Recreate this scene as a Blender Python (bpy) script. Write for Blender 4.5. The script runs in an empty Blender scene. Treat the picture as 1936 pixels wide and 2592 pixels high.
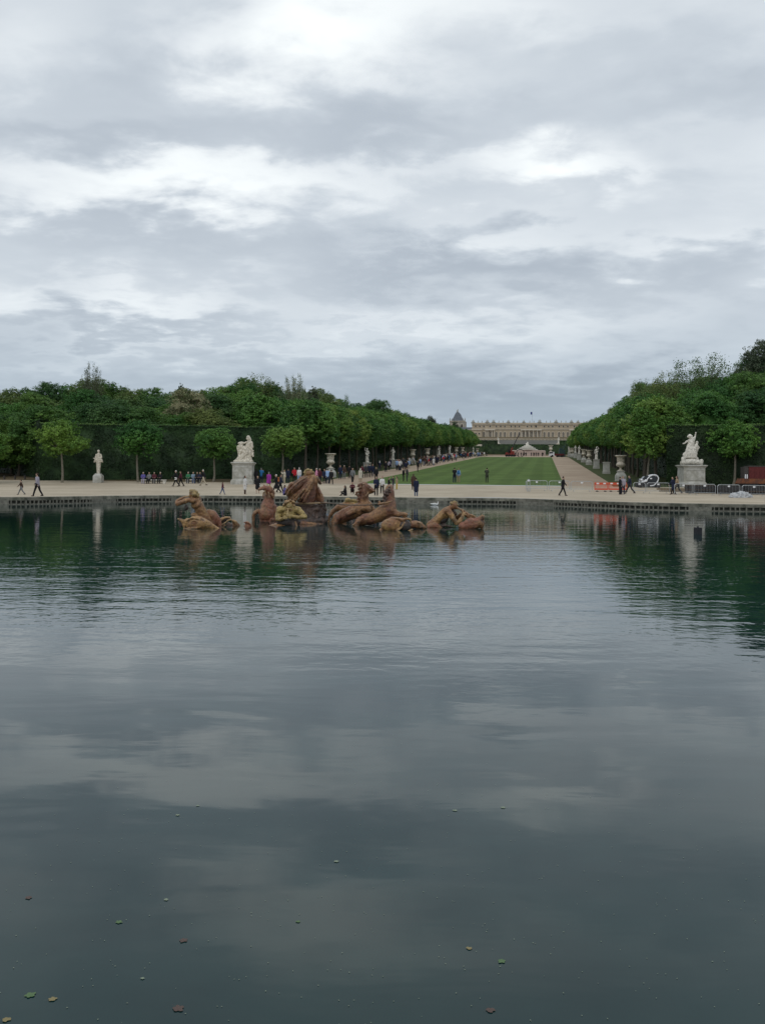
import bpy, bmesh, math, random
import numpy as np
from mathutils import Vector, Matrix, Euler, noise
from mathutils.geometry import delaunay_2d_cdt
R = math.radians
PI = math.pi
random.seed(7)
rng = np.random.default_rng(7)
scene = bpy.context.scene
C = scene.collection

# ------------------------------------------------------------------ camera
FPX, W, H = 2400.0, 1936.0, 2592.0
EYE, HOR, ROLL = 2.2, 1210.0, R(0.57)
cam_d = bpy.data.cameras.new('camera')
cam = bpy.data.objects.new('camera', cam_d)
C.objects.link(cam)
cam_d.sensor_fit = 'HORIZONTAL'
cam_d.sensor_width = 36.0
cam_d.lens = FPX / W * 36.0
cam_d.shift_y = -(H / 2 - HOR) / W
cam_d.clip_start = 0.1
cam_d.clip_end = 9000
cam.matrix_world = Matrix.Translation((0, 0, EYE)) @ Matrix.Rotation(R(90), 4, 'X') @ Matrix.Rotation(ROLL, 4, 'Z')
scene.camera = cam

# ------------------------------------------------------------------ light
scene.view_settings.view_transform = 'Standard'
scene.view_settings.look = 'None'
scene.view_settings.exposure = 0.14
scene.view_settings.gamma = 1.0
scene.view_settings.use_curve_mapping = False
SUN_EL, SUN_AZ = R(52), R(200)
world = bpy.data.worlds.new('World')
scene.world = world
world.use_nodes = True


class NT:
    """tiny node-tree writer"""
    def __init__(self, tree):
        self.t = tree
        tree.nodes.clear()

    def n(self, kind, **kw):
        nd = self.t.nodes.new(kind)
        ins = kw.pop('ins', {})
        for k, v in kw.items():
            setattr(nd, k, v)
        for k, v in ins.items():
            self.put(nd.inputs[k], v)
        return nd

    def put(self, sock, v):
        if isinstance(v, bpy.types.NodeSocket):
            self.t.links.new(v, sock)
        elif isinstance(v, bpy.types.Node):
            self.t.links.new(v.outputs[0], sock)
        else:
            if isinstance(v, (tuple, list)) and len(v) == 3 and sock.type == 'RGBA':
                v = (*v, 1)
            sock.default_value = v

    def m(self, op, a, b=None, c=None, clamp=False):
        nd = self.t.nodes.new('ShaderNodeMath')
        nd.operation = op
        nd.use_clamp = clamp
        self.put(nd.inputs[0], a)
        if b is not None:
            self.put(nd.inputs[1], b)
        if c is not None:
            self.put(nd.inputs[2], c)
        return nd.outputs[0]

    def mix(self, f, a, b, mode='MIX'):
        nd = self.t.nodes.new('ShaderNodeMix')
        nd.data_type = 'RGBA'
        nd.blend_type = mode
        self.put(nd.inputs[0], f)
        self.put(nd.inputs[6], a)
        self.put(nd.inputs[7], b)
        return nd.outputs[2]

    def noise(self, vec, scale, detail=4, rough=0.55, dist=0.0, out=0):
        nd = self.n('ShaderNodeTexNoise')
        if vec is not None:
            self.put(nd.inputs['Vector'], vec)
        nd.inputs['Scale'].default_value = scale
        nd.inputs['Detail'].default_value = detail
        nd.inputs['Roughness'].default_value = rough
        nd.inputs['Distortion'].default_value = dist
        return nd.outputs[out]

    def ramp(self, f, stops, interp='LINEAR'):
        nd = self.n('ShaderNodeValToRGB')
        cr = nd.color_ramp
        cr.interpolation = interp
        while len(cr.elements) > 1:
            cr.elements.remove(cr.elements[-1])
        for i, (p, c) in enumerate(stops):
            e = cr.elements[0] if i == 0 else cr.elements.new(p)
            e.position = p
            e.color = (*c, 1) if len(c) == 3 else c
        self.put(nd.inputs[0], f)
        return nd.outputs[0]

    def remap(self, v, a, b, c, d, smooth=True):
        nd = self.n('ShaderNodeMapRange')
        if smooth:
            nd.interpolation_type = 'SMOOTHSTEP'
        self.put(nd.inputs[0], v)
        for i, x in enumerate((a, b, c, d)):
            nd.inputs[i + 1].default_value = x
        return nd.outputs[0]

    def scalevec(self, v, s):
        nd = self.n('ShaderNodeVectorMath', operation='MULTIPLY')
        self.put(nd.inputs[0], v)
        nd.inputs[1].default_value = s
        return nd.outputs[0]


w = NT(world.node_tree)
sky = w.n('ShaderNodeTexSky', sky_type='NISHITA', sun_disc=False, sun_elevation=SUN_EL, sun_rotation=SUN_AZ)
geo = w.n('ShaderNodeTexCoord')
sep = w.n('ShaderNodeSeparateXYZ', ins={0: geo.outputs['Generated']})
X_, Y_, Z_ = sep.outputs
den = w.m('ADD', w.m('ABSOLUTE', Z_), 0.17)
cu, cv = w.m('DIVIDE', X_, den), w.m('DIVIDE', Y_, den)
cp = w.n('ShaderNodeCombineXYZ', ins={0: cu, 1: cv, 2: 0.0}).outputs[0]
CLOUD_AT = (3.1, 1.7, 0.0)
cps = w.n('ShaderNodeVectorMath', operation='ADD', ins={0: w.scalevec(cp, (1.0, 1.15, 1.0)), 1: CLOUD_AT}).outputs[0]
big = w.noise(cps, 0.9, 4, 0.5, 0.3)
mid = w.noise(cps, 2.6, 6, 0.52, 0.35)
fine = w.noise(cps, 7.0, 5, 0.55, 0.2)
val = w.m('ADD', w.m('MULTIPLY', big, 0.56), w.m('ADD', w.m('MULTIPLY', mid, 0.32), w.m('MULTIPLY', fine, 0.12)))
val = w.m('ADD', w.m('MULTIPLY', w.m('SUBTRACT', val, 0.5), 0.62), 0.505)
# thin and thick places of the cloud deck: (azimuth x, elevation tan z, half widths, gain)
el = w.m('DIVIDE', Z_, w.m('MAXIMUM', Y_, 0.05))
az = w.m('DIVIDE', X_, w.m('MAXIMUM', Y_, 0.05))
warp = w.m('MULTIPLY', w.m('SUBTRACT', mid, 0.5), 0.16)
warp2 = w.m('MULTIPLY', w.m('SUBTRACT', fine, 0.5), 0.10)
elw = w.m('ADD', el, w.m('ADD', w.m('MULTIPLY', warp, 0.8), warp2))
azw = w.m('ADD', az, w.m('MULTIPLY', warp, 1.6))


def sky_spot(px, py, rx, ry, gain):
    global val
    a0, e0 = (px - 968) / FPX, (HOR - py) / FPX
    dx = w.m('DIVIDE', w.m('SUBTRACT', azw, a0), rx / FPX)
    dy = w.m('DIVIDE', w.m('SUBTRACT', elw, e0), ry / FPX)
    r2 = w.m('ADD', w.m('MULTIPLY', dx, dx), w.m('MULTIPLY', dy, dy))
    g = w.m('EXPONENT', w.m('MULTIPLY', r2, -1.0))
    front = w.m('GREATER_THAN', Y_, 0.05)
    val = w.m('ADD', val, w.m('MULTIPLY', w.m('MULTIPLY', g, gain * (0.82 if gain > 0 else 0.72)), front))


for s_ in [
        (740, 80, 290, 105, 0.30), (1130, 10, 320, 70, 0.13), (60, 130, 180, 80, 0.10), (400, 470, 420, 82, 0.33),
        (1385, 418, 240, 56, 0.31), (830, 430, 270, 60, 0.12), (350, 740, 350, 48, 0.14), (1560, 330, 330, 55, 0.08),
        (1300, 560, 240, 46, 0.10), (1000, 820, 420, 28, 0.08), (600, 880, 700, 28, 0.06), (1800, 600, 200, 46, 0.07),
        (330, 180, 270, 110, -0.10), (200, 335, 320, 50, -0.15), (1080, 320, 420, 95, -0.17), (1500, 690, 620, 82, -0.21),
        (1080, 680, 320, 48, -0.11), (1760, 250, 240, 90, -0.13), (300, 830, 460, 34, -0.17), (350, 600, 400, 46, -0.11),
        (1300, 1010, 1000, 85, -0.17), (1680, 440, 150, 55, -0.06), (1500, 100, 260, 80, -0.05)]:
    sky_spot(*s_)
val = w.m('ADD', val, w.remap(el, 0.04, 0.36, -0.035, 0.035))
cloud = w.ramp(val, [(0.22, (0.345, 0.392, 0.452)), (0.38, (0.450, 0.502, 0.560)), (0.50, (0.565, 0.618, 0.670)),
                     (0.60, (0.740, 0.785, 0.818)), (0.76, (0.96, 1.0, 1.0))])
lowz = w.remap(Z_, 0.0, 0.20, 0.0, 1.0)
cloud = w.mix(lowz, w.mix(1.0, cloud, (0.70, 0.77, 0.83), 'MULTIPLY'), cloud)
cloud10 = w.mix(1.0, cloud, (10.0, 10.0, 10.0), 'MULTIPLY')
skyc = w.mix(0.94, sky.outputs[0], cloud10)
bg = w.n('ShaderNodeBackground', ins={0: skyc, 1: 0.1})
out = w.n('ShaderNodeOutputWorld', ins={0: bg})

sun_d = bpy.data.lights.new('sun', 'SUN')
sun_d.energy = 0.5
sun_d.angle = R(30)
sun_d.color = (1.0, 0.96, 0.9)
sun = bpy.data.objects.new('sun', sun_d)
C.objects.link(sun)
sdir = Vector((math.sin(SUN_AZ) * math.cos(SUN_EL), math.cos(SUN_AZ) * math.cos(SUN_EL), math.sin(SUN_EL)))
sun.rotation_euler = sdir.to_track_quat('Z', 'Y').to_euler()
sun.location = (0, 0, 60)

# ------------------------------------------------------------------ places
AX, PX = Vector((0.1690, 0.9856)), Vector((0.9856, -0.1690))     # garden axis and its right hand side


def sv(s, v):
    p = Vector((-9.42, 0)) + AX * (s + 1.59) + PX * v
    return p.x, p.y


def s_of(x, y):
    return 0.169 * x + 0.9856 * y


def v_of(x, y):
    return (x + 9.42) * PX.x + y * PX.y


ZS = [(-4000, .54), (83, .54), (87, .66), (97, 1.05), (106, 1.5), (112, 1.9), (309, 9.4), (425, 12.6), (470, 14.2),
      (520, 17), (600, 20), (690, 21), (712, 34.0), (4000, 36.0)]
ZX = np.array([a for a, b in ZS], float)
ZY = np.array([b for a, b in ZS], float)


def gz(x, y):
    s = s_of(x, y)
    k = 3.0
    return float((np.interp(s - k, ZX, ZY) + 2 * np.interp(s, ZX, ZY) + np.interp(s + k, ZX, ZY)) / 4)


def P(px, py, D):
    """a point D metres in front of the camera seen at a picture position"""
    dx, dy = px - W / 2, py - HOR
    x = dx * math.cos(ROLL) + dy * math.sin(ROLL)
    y = -dx * math.sin(ROLL) + dy * math.cos(ROLL)
    return Vector((x / FPX * D, D, EYE - y / FPX * D))


def gp(px, py, lo=60, hi=420):
    """where the line of sight meets the ground"""
    prev = None
    D = lo
    while D < hi:
        p = P(px, py, D)
        if p.z <= gz(p.x, p.y):
            return Vector((p.x, p.y, gz(p.x, p.y)))
        D += 0.25
    p = P(px, py, hi)
    return Vector((p.x, p.y, gz(p.x, p.y)))


def gd(px, D):
    p = P(px, HOR, D)
    return Vector((p.x, p.y, gz(p.x, p.y)))


# ------------------------------------------------------------------ object helpers
def tag(o, label=None, cat=None, group=None, kind=None):
    if label:
        o['label'] = label
    if cat:
        o['category'] = cat
    if group:
        o['group'] = group
    if kind:
        o['kind'] = kind
    return o


def obj(name, me, mat=None, parent=None, loc=None, rot=None, scale=None):
    o = bpy.data.objects.new(name, me)
    C.objects.link(o)
    if mat is not None and me is not None:
        if not me.materials:
            me.materials.append(mat)
    if parent is not None:
        o.parent = parent
    if loc is not None:
        o.location = loc
    if rot is not None:
        o.rotation_euler = rot
    if scale is not None:
        o.scale = scale if hasattr(scale, '__len__') else (scale,) * 3
    return o


def empty(name, loc=(0, 0, 0), rz=0, label=None, cat=None, group=None, kind=None, scale=None):
    o = bpy.data.objects.new(name, None)
    C.objects.link(o)
    o.empty_display_size = 0.3
    o.location = loc
    o.rotation_euler = (0, 0, rz)
    if scale is not None:
        o.scale = scale if hasattr(scale, '__len__') else (scale,) * 3
    return tag(o, label, cat, group, kind)


def children_of(o):
    return [c for c in ALLKIDS.get(o.name, [])]


def copy_tree(o, parent=None):
    c = o.copy()
    C.objects.link(c)
    if parent is not None:
        c.parent = parent
    for ch in list(o.children):
        copy_tree(ch, c)
    return c


def np_mesh(name, verts, faces, smooth=False):
    """faces: (n,4) or (n,3) int array"""
    me = bpy.data.meshes.new(name)
    verts = np.asarray(verts, np.float32)
    faces = np.asarray(faces, np.int32)
    k = faces.shape[1]
    me.vertices.add(len(verts))
    me.vertices.foreach_set('co', verts.ravel())
    me.loops.add(faces.size)
    me.loops.foreach_set('vertex_index', faces.ravel())
    me.polygons.add(len(faces))
    me.polygons.foreach_set('loop_start', np.arange(0, faces.size, k, dtype=np.int32))
    if smooth:
        me.polygons.foreach_set('use_smooth', np.ones(len(faces), bool))
    me.update(calc_edges=True)
    me.validate()
    return me


class MB:
    """collects simple solids; build() links them as ONE mesh object"""
    def __init__(self):
        self.v, self.f = [], []

    def add(self, vs, fs):
        n = len(self.v)
        self.v += [tuple(p) for p in vs]
        self.f += [tuple(i + n for i in f) for f in fs]
        return self

    def box(self, c, s, rz=0, taper=1.0):
        x, y, z = s[0] / 2, s[1] / 2, s[2] / 2
        ca, sa = math.cos(rz), math.sin(rz)
        vs = []
        for dz, t in ((-z, 1.0), (z, taper)):
            for dx, dy in ((-x, -y), (x, -y), (x, y), (-x, y)):
                dx *= t
                dy *= t
                vs.append((c[0] + dx * ca - dy * sa, c[1] + dx * sa + dy * ca, c[2] + dz))
        return self.add(vs, [(3, 2, 1, 0), (4, 5, 6, 7), (0, 1, 5, 4), (1, 2, 6, 5), (2, 3, 7, 6), (3, 0, 4, 7)])

    def tube(self, p0, p1, r0, r1=None, n=8):
        p0, p1 = Vector(p0), Vector(p1)
        r1 = r0 if r1 is None else r1
        d = (p1 - p0)
        if d.length < 1e-6:
            return self
        q = d.to_track_quat('Z', 'Y')
        vs = []
        for p, r in ((p0, r0), (p1, r1)):
            for i in range(n):
                a = 2 * PI * i / n
                vs.append(p + q @ Vector((r * math.cos(a), r * math.sin(a), 0)))
        fs = [(i, (i + 1) % n, n + (i + 1) % n, n + i) for i in range(n)]
        fs += [tuple(range(n - 1, -1, -1)), tuple(range(n, 2 * n))]
        return self.add(vs, fs)

    def path(self, pts, r, n=6):
        for a, b in zip(pts[:-1], pts[1:]):
            self.tube(a, b, r, r, n)
        return self

    def lathe(self, prof, c=(0, 0, 0), n=20, sx=1, sy=1, square=False):
        """prof: list of (r, z)"""
        k = 4 if square else n
        off = PI / 4 if square else 0
        f = math.sqrt(2) if square else 1
        vs = []
        for r, z in prof:
            for i in range(k):
                a = off + 2 * PI * i / k
                vs.append((c[0] + f * r * math.cos(a) * sx, c[1] + f * r * math.sin(a) * sy, c[2] + z))
        fs = []
        for j in range(len(prof) - 1):
            for i in range(k):
                a, b = j * k + i, j * k + (i + 1) % k
                fs.append((a, b, b + k, a + k))
        fs.append(tuple(range(k - 1, -1, -1)))
        m = (len(prof) - 1) * k
        fs.append(tuple(range(m, m + k)))
        return self.add(vs, fs)

    def prism(self, pts, y0, y1):
        """outline in x,z pushed along y"""
        n = len(pts)
        vs = [(x, y0, z) for x, z in pts] + [(x, y1, z) for x, z in pts]
        fs = [tuple(range(n)), tuple(range(2 * n - 1, n - 1, -1))]
        fs += [(i, i + n, (i + 1) % n + n, (i + 1) % n) for i in range(n)]
        return self.add(vs, fs)

    def mesh(self, name, smooth=False):
        me = bpy.data.meshes.new(name)
        me.from_pydata(self.v, [], self.f)
        bm = bmesh.new()
        bm.from_mesh(me)
        bmesh.ops.recalc_face_normals(bm, faces=bm.faces)
        bm.to_mesh(me)
        bm.free()
        if smooth:
            me.polygons.foreach_set('use_smooth', [True] * len(me.polygons))
            me.update()
            try:
                me.set_sharp_from_angle(angle=R(40))
            except Exception:
                pass
        return me

    def build(self, name, mat, parent=None, smooth=False, **kw):
        return obj(name, self.mesh(name, smooth), mat, parent, **kw)


# ---- implicit-looking sculpting: many tapered limbs and ellipsoids fused by a voxel remesh
_sph_cache = {}


def _unit_sphere(nu=12, nv=8):
    if (nu, nv) not in _sph_cache:
        vs = [(0, 0, -1)]
        for j in range(1, nv):
            t = -PI / 2 + PI * j / nv
            for i in range(nu):
                a = 2 * PI * i / nu
                vs.append((math.cos(t) * math.cos(a), math.cos(t) * math.sin(a), math.sin(t)))
        vs.append((0, 0, 1))
        fs = [(0, 1 + (i + 1) % nu, 1 + i) for i in range(nu)]
        for j in range(nv - 2):
            for i in range(nu):
                a, b = 1 + j * nu + i, 1 + j * nu + (i + 1) % nu
                fs.append((a, b, b + nu, a + nu))
        m = 1 + (nv - 2) * nu
        fs += [(len(vs) - 1, m + i, m + (i + 1) % nu) for i in range(nu)]
        _sph_cache[(nu, nv)] = (vs, fs)
    return _sph_cache[(nu, nv)]


class SC:
    def __init__(self):
        self.b = MB()

    def ell(self, c, r, rot=None):
        vs, fs = _unit_sphere()
        if not hasattr(r, '__len__'):
            r = (r, r, r)
        c = Vector(c)
        q = Euler(rot).to_matrix() if rot else Matrix.Identity(3)
        self.b.add([c + q @ Vector((v[0] * r[0], v[1] * r[1], v[2] * r[2])) for v in vs], fs)
        return self

    def cap(self, p0, r0, p1, r1):
        p0, p1 = Vector(p0), Vector(p1)
        self.b.tube(p0, p1, r0, r1, 12)
        self.ell(p0, r0)
        self.ell(p1, r1)
        return self

    def limb(self, pts):
        """pts: [(p, r), ...]"""
        for (a, ra), (b, rb) in zip(pts[:-1], pts[1:]):
            self.cap(a, ra, b, rb)
        return self

    def mesh(self, name, voxel=0.04, smooth=3, disp=0.0, dscale=0.3, keep=None):
        me = bpy.data.meshes.new('tmp')
        me.from_pydata([tuple(v) for v in self.b.v], [], self.b.f)
        o = bpy.data.objects.new('tmp', me)
        C.objects.link(o)
        m = o.modifiers.new('r', 'REMESH')
        m.mode = 'VOXEL'
        m.voxel_size = voxel
        m.use_smooth_shade = True
        if smooth:
            s = o.modifiers.new('s', 'SMOOTH')
            s.factor = 0.5
            s.iterations = smooth
        if disp:
            t = bpy.data.textures.new('t', 'CLOUDS')
            t.noise_scale = dscale
            t.noise_depth = 3
            d = o.modifiers.new('d', 'DISPLACE')
            d.texture = t
            d.strength = disp
            d.mid_level = 0.5
        dg = bpy.context.evaluated_depsgraph_get()
        r = bpy.data.meshes.new_from_object(o.evaluated_get(dg), depsgraph=dg)
        bpy.data.objects.remove(o)
        bpy.data.meshes.remove(me)
        r.name = name
        r.materials.clear()
        return r

    def build(self, name, mat, parent=None, loc=None, **kw):
        return obj(name, self.mesh(name, **kw), mat, parent, loc)


# ------------------------------------------------------------------ materials
M = {}


def mat(name, col=(.5, .5, .5), rough=0.8, metal=0.0, spec=0.3, var=0.0, scale=3.0, bump=0.0, bscale=None, col2=None,
        objvar=0.0, detail=5):
    m = bpy.data.materials.new(name)
    m.use_nodes = True
    t = NT(m.node_tree)
    tc = t.n('ShaderNodeTexCoord').outputs['Object']
    c = None
    nz = t.noise(tc, scale, detail, 0.6)
    if col2 is not None:
        c = t.mix(t.remap(nz, 0.38, 0.62, 0, 1), col, col2)
    if var:
        lo = tuple(x * (1 - var) for x in (col if col2 is None else (1, 1, 1)))
        hi = tuple(min(1, x * (1 + var)) for x in (col if col2 is None else (1, 1, 1)))
        n2 = t.noise(tc, scale * 2.7, detail, 0.65)
        cc = t.mix(t.remap(n2, 0.3, 0.7, 0, 1), lo, hi)
        c = cc if c is None else t.mix(1.0, c, cc, 'MULTIPLY')
    if c is None:
        c = t.mix(0.0, col, col)
    if objvar:
        oi = t.n('ShaderNodeObjectInfo').outputs['Random']
        f = t.remap(oi, 0, 1, 1 - objvar, 1 + objvar, False)
        c = t.mix(1.0, c, t.n('ShaderNodeCombineColor', ins={0: f, 1: f, 2: f}).outputs[0], 'MULTIPLY')
    b = t.n('ShaderNodeBsdfPrincipled', ins={'Base Color': c, 'Roughness': rough, 'Metallic': metal,
                                            'Specular IOR Level': spec})
    if bump:
        nb = t.noise(tc, bscale or scale * 4, 5, 0.6)
        bp = t.n('ShaderNodeBump', ins={'Strength': 1.0, 'Distance': bump, 'Height': nb})
        t.put(b.inputs['Normal'], bp)
    t.n('ShaderNodeOutputMaterial', ins={0: b})
    M[name] = m
    return m


def leaf_mat(name, col, col2, warm=0.0, oscale=0.25):
    m = bpy.data.materials.new(name)
    m.use_nodes = True
    t = NT(m.node_tree)
    g = t.n('ShaderNodeNewGeometry')
    isl = g.outputs['Random Per Island']
    nz = t.noise(g.outputs['Position'], oscale, 3, 0.5)
    c = t.mix(t.remap(nz, 0.38, 0.62, 0, 1), col, col2)
    f = t.remap(isl, 0, 1, 0.55, 1.5, False)
    c = t.mix(1.0, c, t.n('ShaderNodeCombineColor', ins={0: f, 1: f, 2: f}).outputs[0], 'MULTIPLY')
    oi = t.n('ShaderNodeObjectInfo').outputs['Random']
    f2 = t.remap(oi, 0, 1, 0.78, 1.28, False)
    f3 = t.remap(oi, 0, 1, 0.9, 1.1, False)
    c = t.mix(1.0, c, t.n('ShaderNodeCombineColor', ins={0: f2, 1: f3, 2: f3}).outputs[0], 'MULTIPLY')
    b = t.n('ShaderNodeBsdfPrincipled', ins={'Base Color': c, 'Roughness': 0.55, 'Specular IOR Level': 0.25})
    tr = t.n('ShaderNodeBsdfTranslucent', ins={'Color': c})
    mx = t.n('ShaderNodeMixShader', ins={0: 0.22, 1: b.outputs[0], 2: tr.outputs[0]})
    t.n('ShaderNodeOutputMaterial', ins={0: mx})
    M[name] = m
    return m


leaf_mat('leaf_chestnut', (0.069, 0.171, 0.032), (0.153, 0.284, 0.048))
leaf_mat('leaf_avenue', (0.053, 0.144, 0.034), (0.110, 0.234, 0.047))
leaf_mat('leaf_avenue_yellow', (0.084, 0.192, 0.036), (0.189, 0.298, 0.061))  # yellower leaf colour of some avenue trees and chestnuts
leaf_mat('leaf_dark', (0.039, 0.106, 0.034), (0.067, 0.151, 0.043))
leaf_mat('leaf_mid', (0.057, 0.136, 0.034), (0.106, 0.211, 0.045))
leaf_mat('leaf_olive', (0.088, 0.151, 0.043), (0.151, 0.211, 0.061))
leaf_mat('leaf_blossom', (0.10, 0.14, 0.055), (0.34, 0.34, 0.20), oscale=0.9)
leaf_mat('leaf_hedge', (0.015, 0.036, 0.012), (0.032, 0.065, 0.020), oscale=0.6)
leaf_mat('leaf_conifer', (0.059, 0.091, 0.052), (0.090, 0.123, 0.063))
mat('bark', (0.10, 0.085, 0.065), 0.9, var=0.4, scale=4, bump=0.02)
mat('bark_pale', (0.20, 0.18, 0.14), 0.9, var=0.3, scale=4, bump=0.02)
mat('marble', (0.62, 0.59, 0.52), 0.6, var=0.36, scale=2.2, bump=0.012, bscale=14)
mat('marble_warm', (0.56, 0.51, 0.42), 0.6, var=0.38, scale=2.6, bump=0.012, bscale=14)
mat('marble_grey', (0.42, 0.41, 0.37), 0.7, col2=(0.30, 0.29, 0.25), var=0.15, scale=1.6, bump=0.01)
mat('pedestal_stone', (0.53, 0.52, 0.48), 0.75, col2=(0.38, 0.37, 0.32), var=0.2, scale=1.3, bump=0.006)
mat('skin', (0.42, 0.27, 0.20), 0.6, var=0.1)
mat('metal_grey', (0.42, 0.44, 0.45), 0.5, metal=0.5, var=0.1)
mat('red_plastic', (0.62, 0.085, 0.04), 0.5, var=0.08)
mat('white_plastic', (0.75, 0.74, 0.72), 0.5, var=0.05)
mat('black_rubber', (0.02, 0.02, 0.022), 0.8, var=0.2)
mat('black_paint', (0.022, 0.022, 0.026), 0.5, var=0.2)
mat('white_paint', (0.74, 0.75, 0.77), 0.35, var=0.04)
mat('glass_dark', (0.02, 0.024, 0.028), 0.08, spec=0.6)
mat('rust', (0.22, 0.085, 0.04), 0.85, col2=(0.13, 0.06, 0.04), var=0.3, scale=3)
mat('red_dark', (0.105, 0.018, 0.018), 0.6, var=0.2, scale=2)
mat('dark_steel', (0.055, 0.048, 0.045), 0.6, var=0.4, scale=5)
mat('wood', (0.20, 0.15, 0.09), 0.85, var=0.3, scale=6)
mat('tarp', (0.40, 0.42, 0.44), 0.6, col2=(0.62, 0.62, 0.62), var=0.2, scale=6, bump=0.03)
mat('swan', (0.80, 0.80, 0.78), 0.7)
mat('beak', (0.5, 0.15, 0.03), 0.5)
mat('crane_red', (0.20, 0.030, 0.022), 0.5, var=0.15)
mat('palace_stone', (0.45, 0.37, 0.27), 0.85, var=0.12, scale=0.12, detail=8)
mat('palace_pale', (0.56, 0.50, 0.41), 0.85, var=0.1, scale=0.3)
mat('slate', (0.17, 0.19, 0.22), 0.6, var=0.2, scale=0.5)
mat('palace_glass', (0.045, 0.038, 0.032), 0.3, spec=0.4, var=0.3, scale=0.3)
mat('chapel_stone', (0.36, 0.335, 0.29), 0.85, var=0.12, scale=0.2, detail=8)
mat('terrace_stone', (0.22, 0.215, 0.195), 0.9, var=0.15, scale=0.1)
mat('pink_stone', (0.42, 0.33, 0.285), 0.8, var=0.1, scale=0.4)


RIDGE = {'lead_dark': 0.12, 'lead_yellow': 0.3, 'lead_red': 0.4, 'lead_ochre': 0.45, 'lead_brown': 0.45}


def lead(name, a, b, c):
    """weathered lead and gilding: red lead primer, ochre remains of gold, dark patina"""
    m = bpy.data.materials.new(name)
    m.use_nodes = True
    t = NT(m.node_tree)
    tc = t.n('ShaderNodeNewGeometry').outputs['Position']
    n1 = t.noise(tc, 1.1, 5, 0.6, 0.4)
    n2 = t.noise(t.n('ShaderNodeVectorMath', operation='ADD', ins={0: tc, 1: (7, 3, 1)}).outputs[0], 2.3, 6, 0.65, 0.3)
    n3 = t.noise(tc, 9, 5, 0.7)
    col = t.mix(t.remap(n1, 0.42, 0.60, 0, 1), a, b)
    col = t.mix(t.remap(n2, 0.54, 0.70, 0, 0.85), col, c)
    col = t.mix(1.0, col, t.ramp(n3, [(0.3, (0.42, 0.42, 0.42)), (0.65, (1.25, 1.25, 1.25))]), 'MULTIPLY')
    # ridges lightened as worn gilding and painted highlight, hollows darkened as painted shade
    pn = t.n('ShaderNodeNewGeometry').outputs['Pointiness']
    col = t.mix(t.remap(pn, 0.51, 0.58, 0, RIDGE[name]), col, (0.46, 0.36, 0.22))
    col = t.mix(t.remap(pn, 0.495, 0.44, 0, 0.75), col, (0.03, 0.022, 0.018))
    bp = t.n('ShaderNodeBump', ins={'Strength': 1.0, 'Distance': 0.07,
                                   'Height': t.noise(tc, 5, 6, 0.7)})
    b_ = t.n('ShaderNodeBsdfPrincipled', ins={'Base Color': col, 'Roughness': 0.42, 'Specular IOR Level': 0.5,
                                             'Normal': bp})
    t.n('ShaderNodeOutputMaterial', ins={0: b_})
    M[name] = m


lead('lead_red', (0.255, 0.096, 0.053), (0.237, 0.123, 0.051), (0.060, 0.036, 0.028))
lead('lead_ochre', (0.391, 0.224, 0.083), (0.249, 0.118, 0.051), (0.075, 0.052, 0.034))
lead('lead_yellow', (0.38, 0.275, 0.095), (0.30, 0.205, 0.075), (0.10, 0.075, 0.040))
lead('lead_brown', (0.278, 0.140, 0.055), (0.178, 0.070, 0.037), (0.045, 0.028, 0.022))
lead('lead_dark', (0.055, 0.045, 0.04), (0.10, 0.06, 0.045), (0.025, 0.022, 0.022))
# ------------------------------------------------------------------ ground, basin, water
far_pts = [(-52, 60), (-44, 67), (-36, 68.6), (-27.8, 69), (-25.5, 70.5), (-23.6, 73.7), (-20.8, 78.4), (-16.6, 81.5), (-11, 82.3),
           (-5, 82), (2.8, 82), (10, 82.8), (14.3, 79.4), (18.1, 73.6), (21.5, 70.6), (28, 69.5), (36, 69.3), (45, 67), (53, 59)]
near_pts = [(58, 46), (58, 32), (50, 18), (36, 8), (18, 3), (0, 1.7), (-18, 3), (-36, 8), (-50, 18), (-58, 32), (-58, 48)]


def catmull(pts, step=0.6, closed=False):
    out = []
    n = len(pts)
    rng_ = range(n) if closed else range(n - 1)
    for i in rng_:
        p = [Vector(pts[(i + k) % n] if closed else pts[min(max(i + k, 0), n - 1)]) for k in (-1, 0, 1, 2)]
        L = (p[2] - p[1]).length
        m = max(2, int(L / step))
        for j in range(m):
            t = j / m
            out.append(0.5 * ((2 * p[1]) + (p[2] - p[0]) * t + (2 * p[0] - 5 * p[1] + 4 * p[2] - p[3]) * t * t
                              + (3 * p[1] - p[0] - 3 * p[2] + p[3]) * t ** 3))
    return out


loop = catmull(far_pts + near_pts, 1.25, True)
NL = len(loop)


def offset_loop(lp, d):
    n = len(lp)
    o = []
    for i in range(n):
        t = (lp[(i + 1) % n] - lp[i - 1]).normalized()
        o.append(lp[i] + Vector((t.y, -t.x)) * (-d))   # loop runs clockwise: outside is to the left
    return o


area = sum(loop[i].x * loop[(i + 1) % NL].y - loop[(i + 1) % NL].x * loop[i].y for i in range(NL))
OUT = 1 if area < 0 else -1
wide = offset_loop(loop, 0.55 * OUT)     # outer edge of the coping

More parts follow.
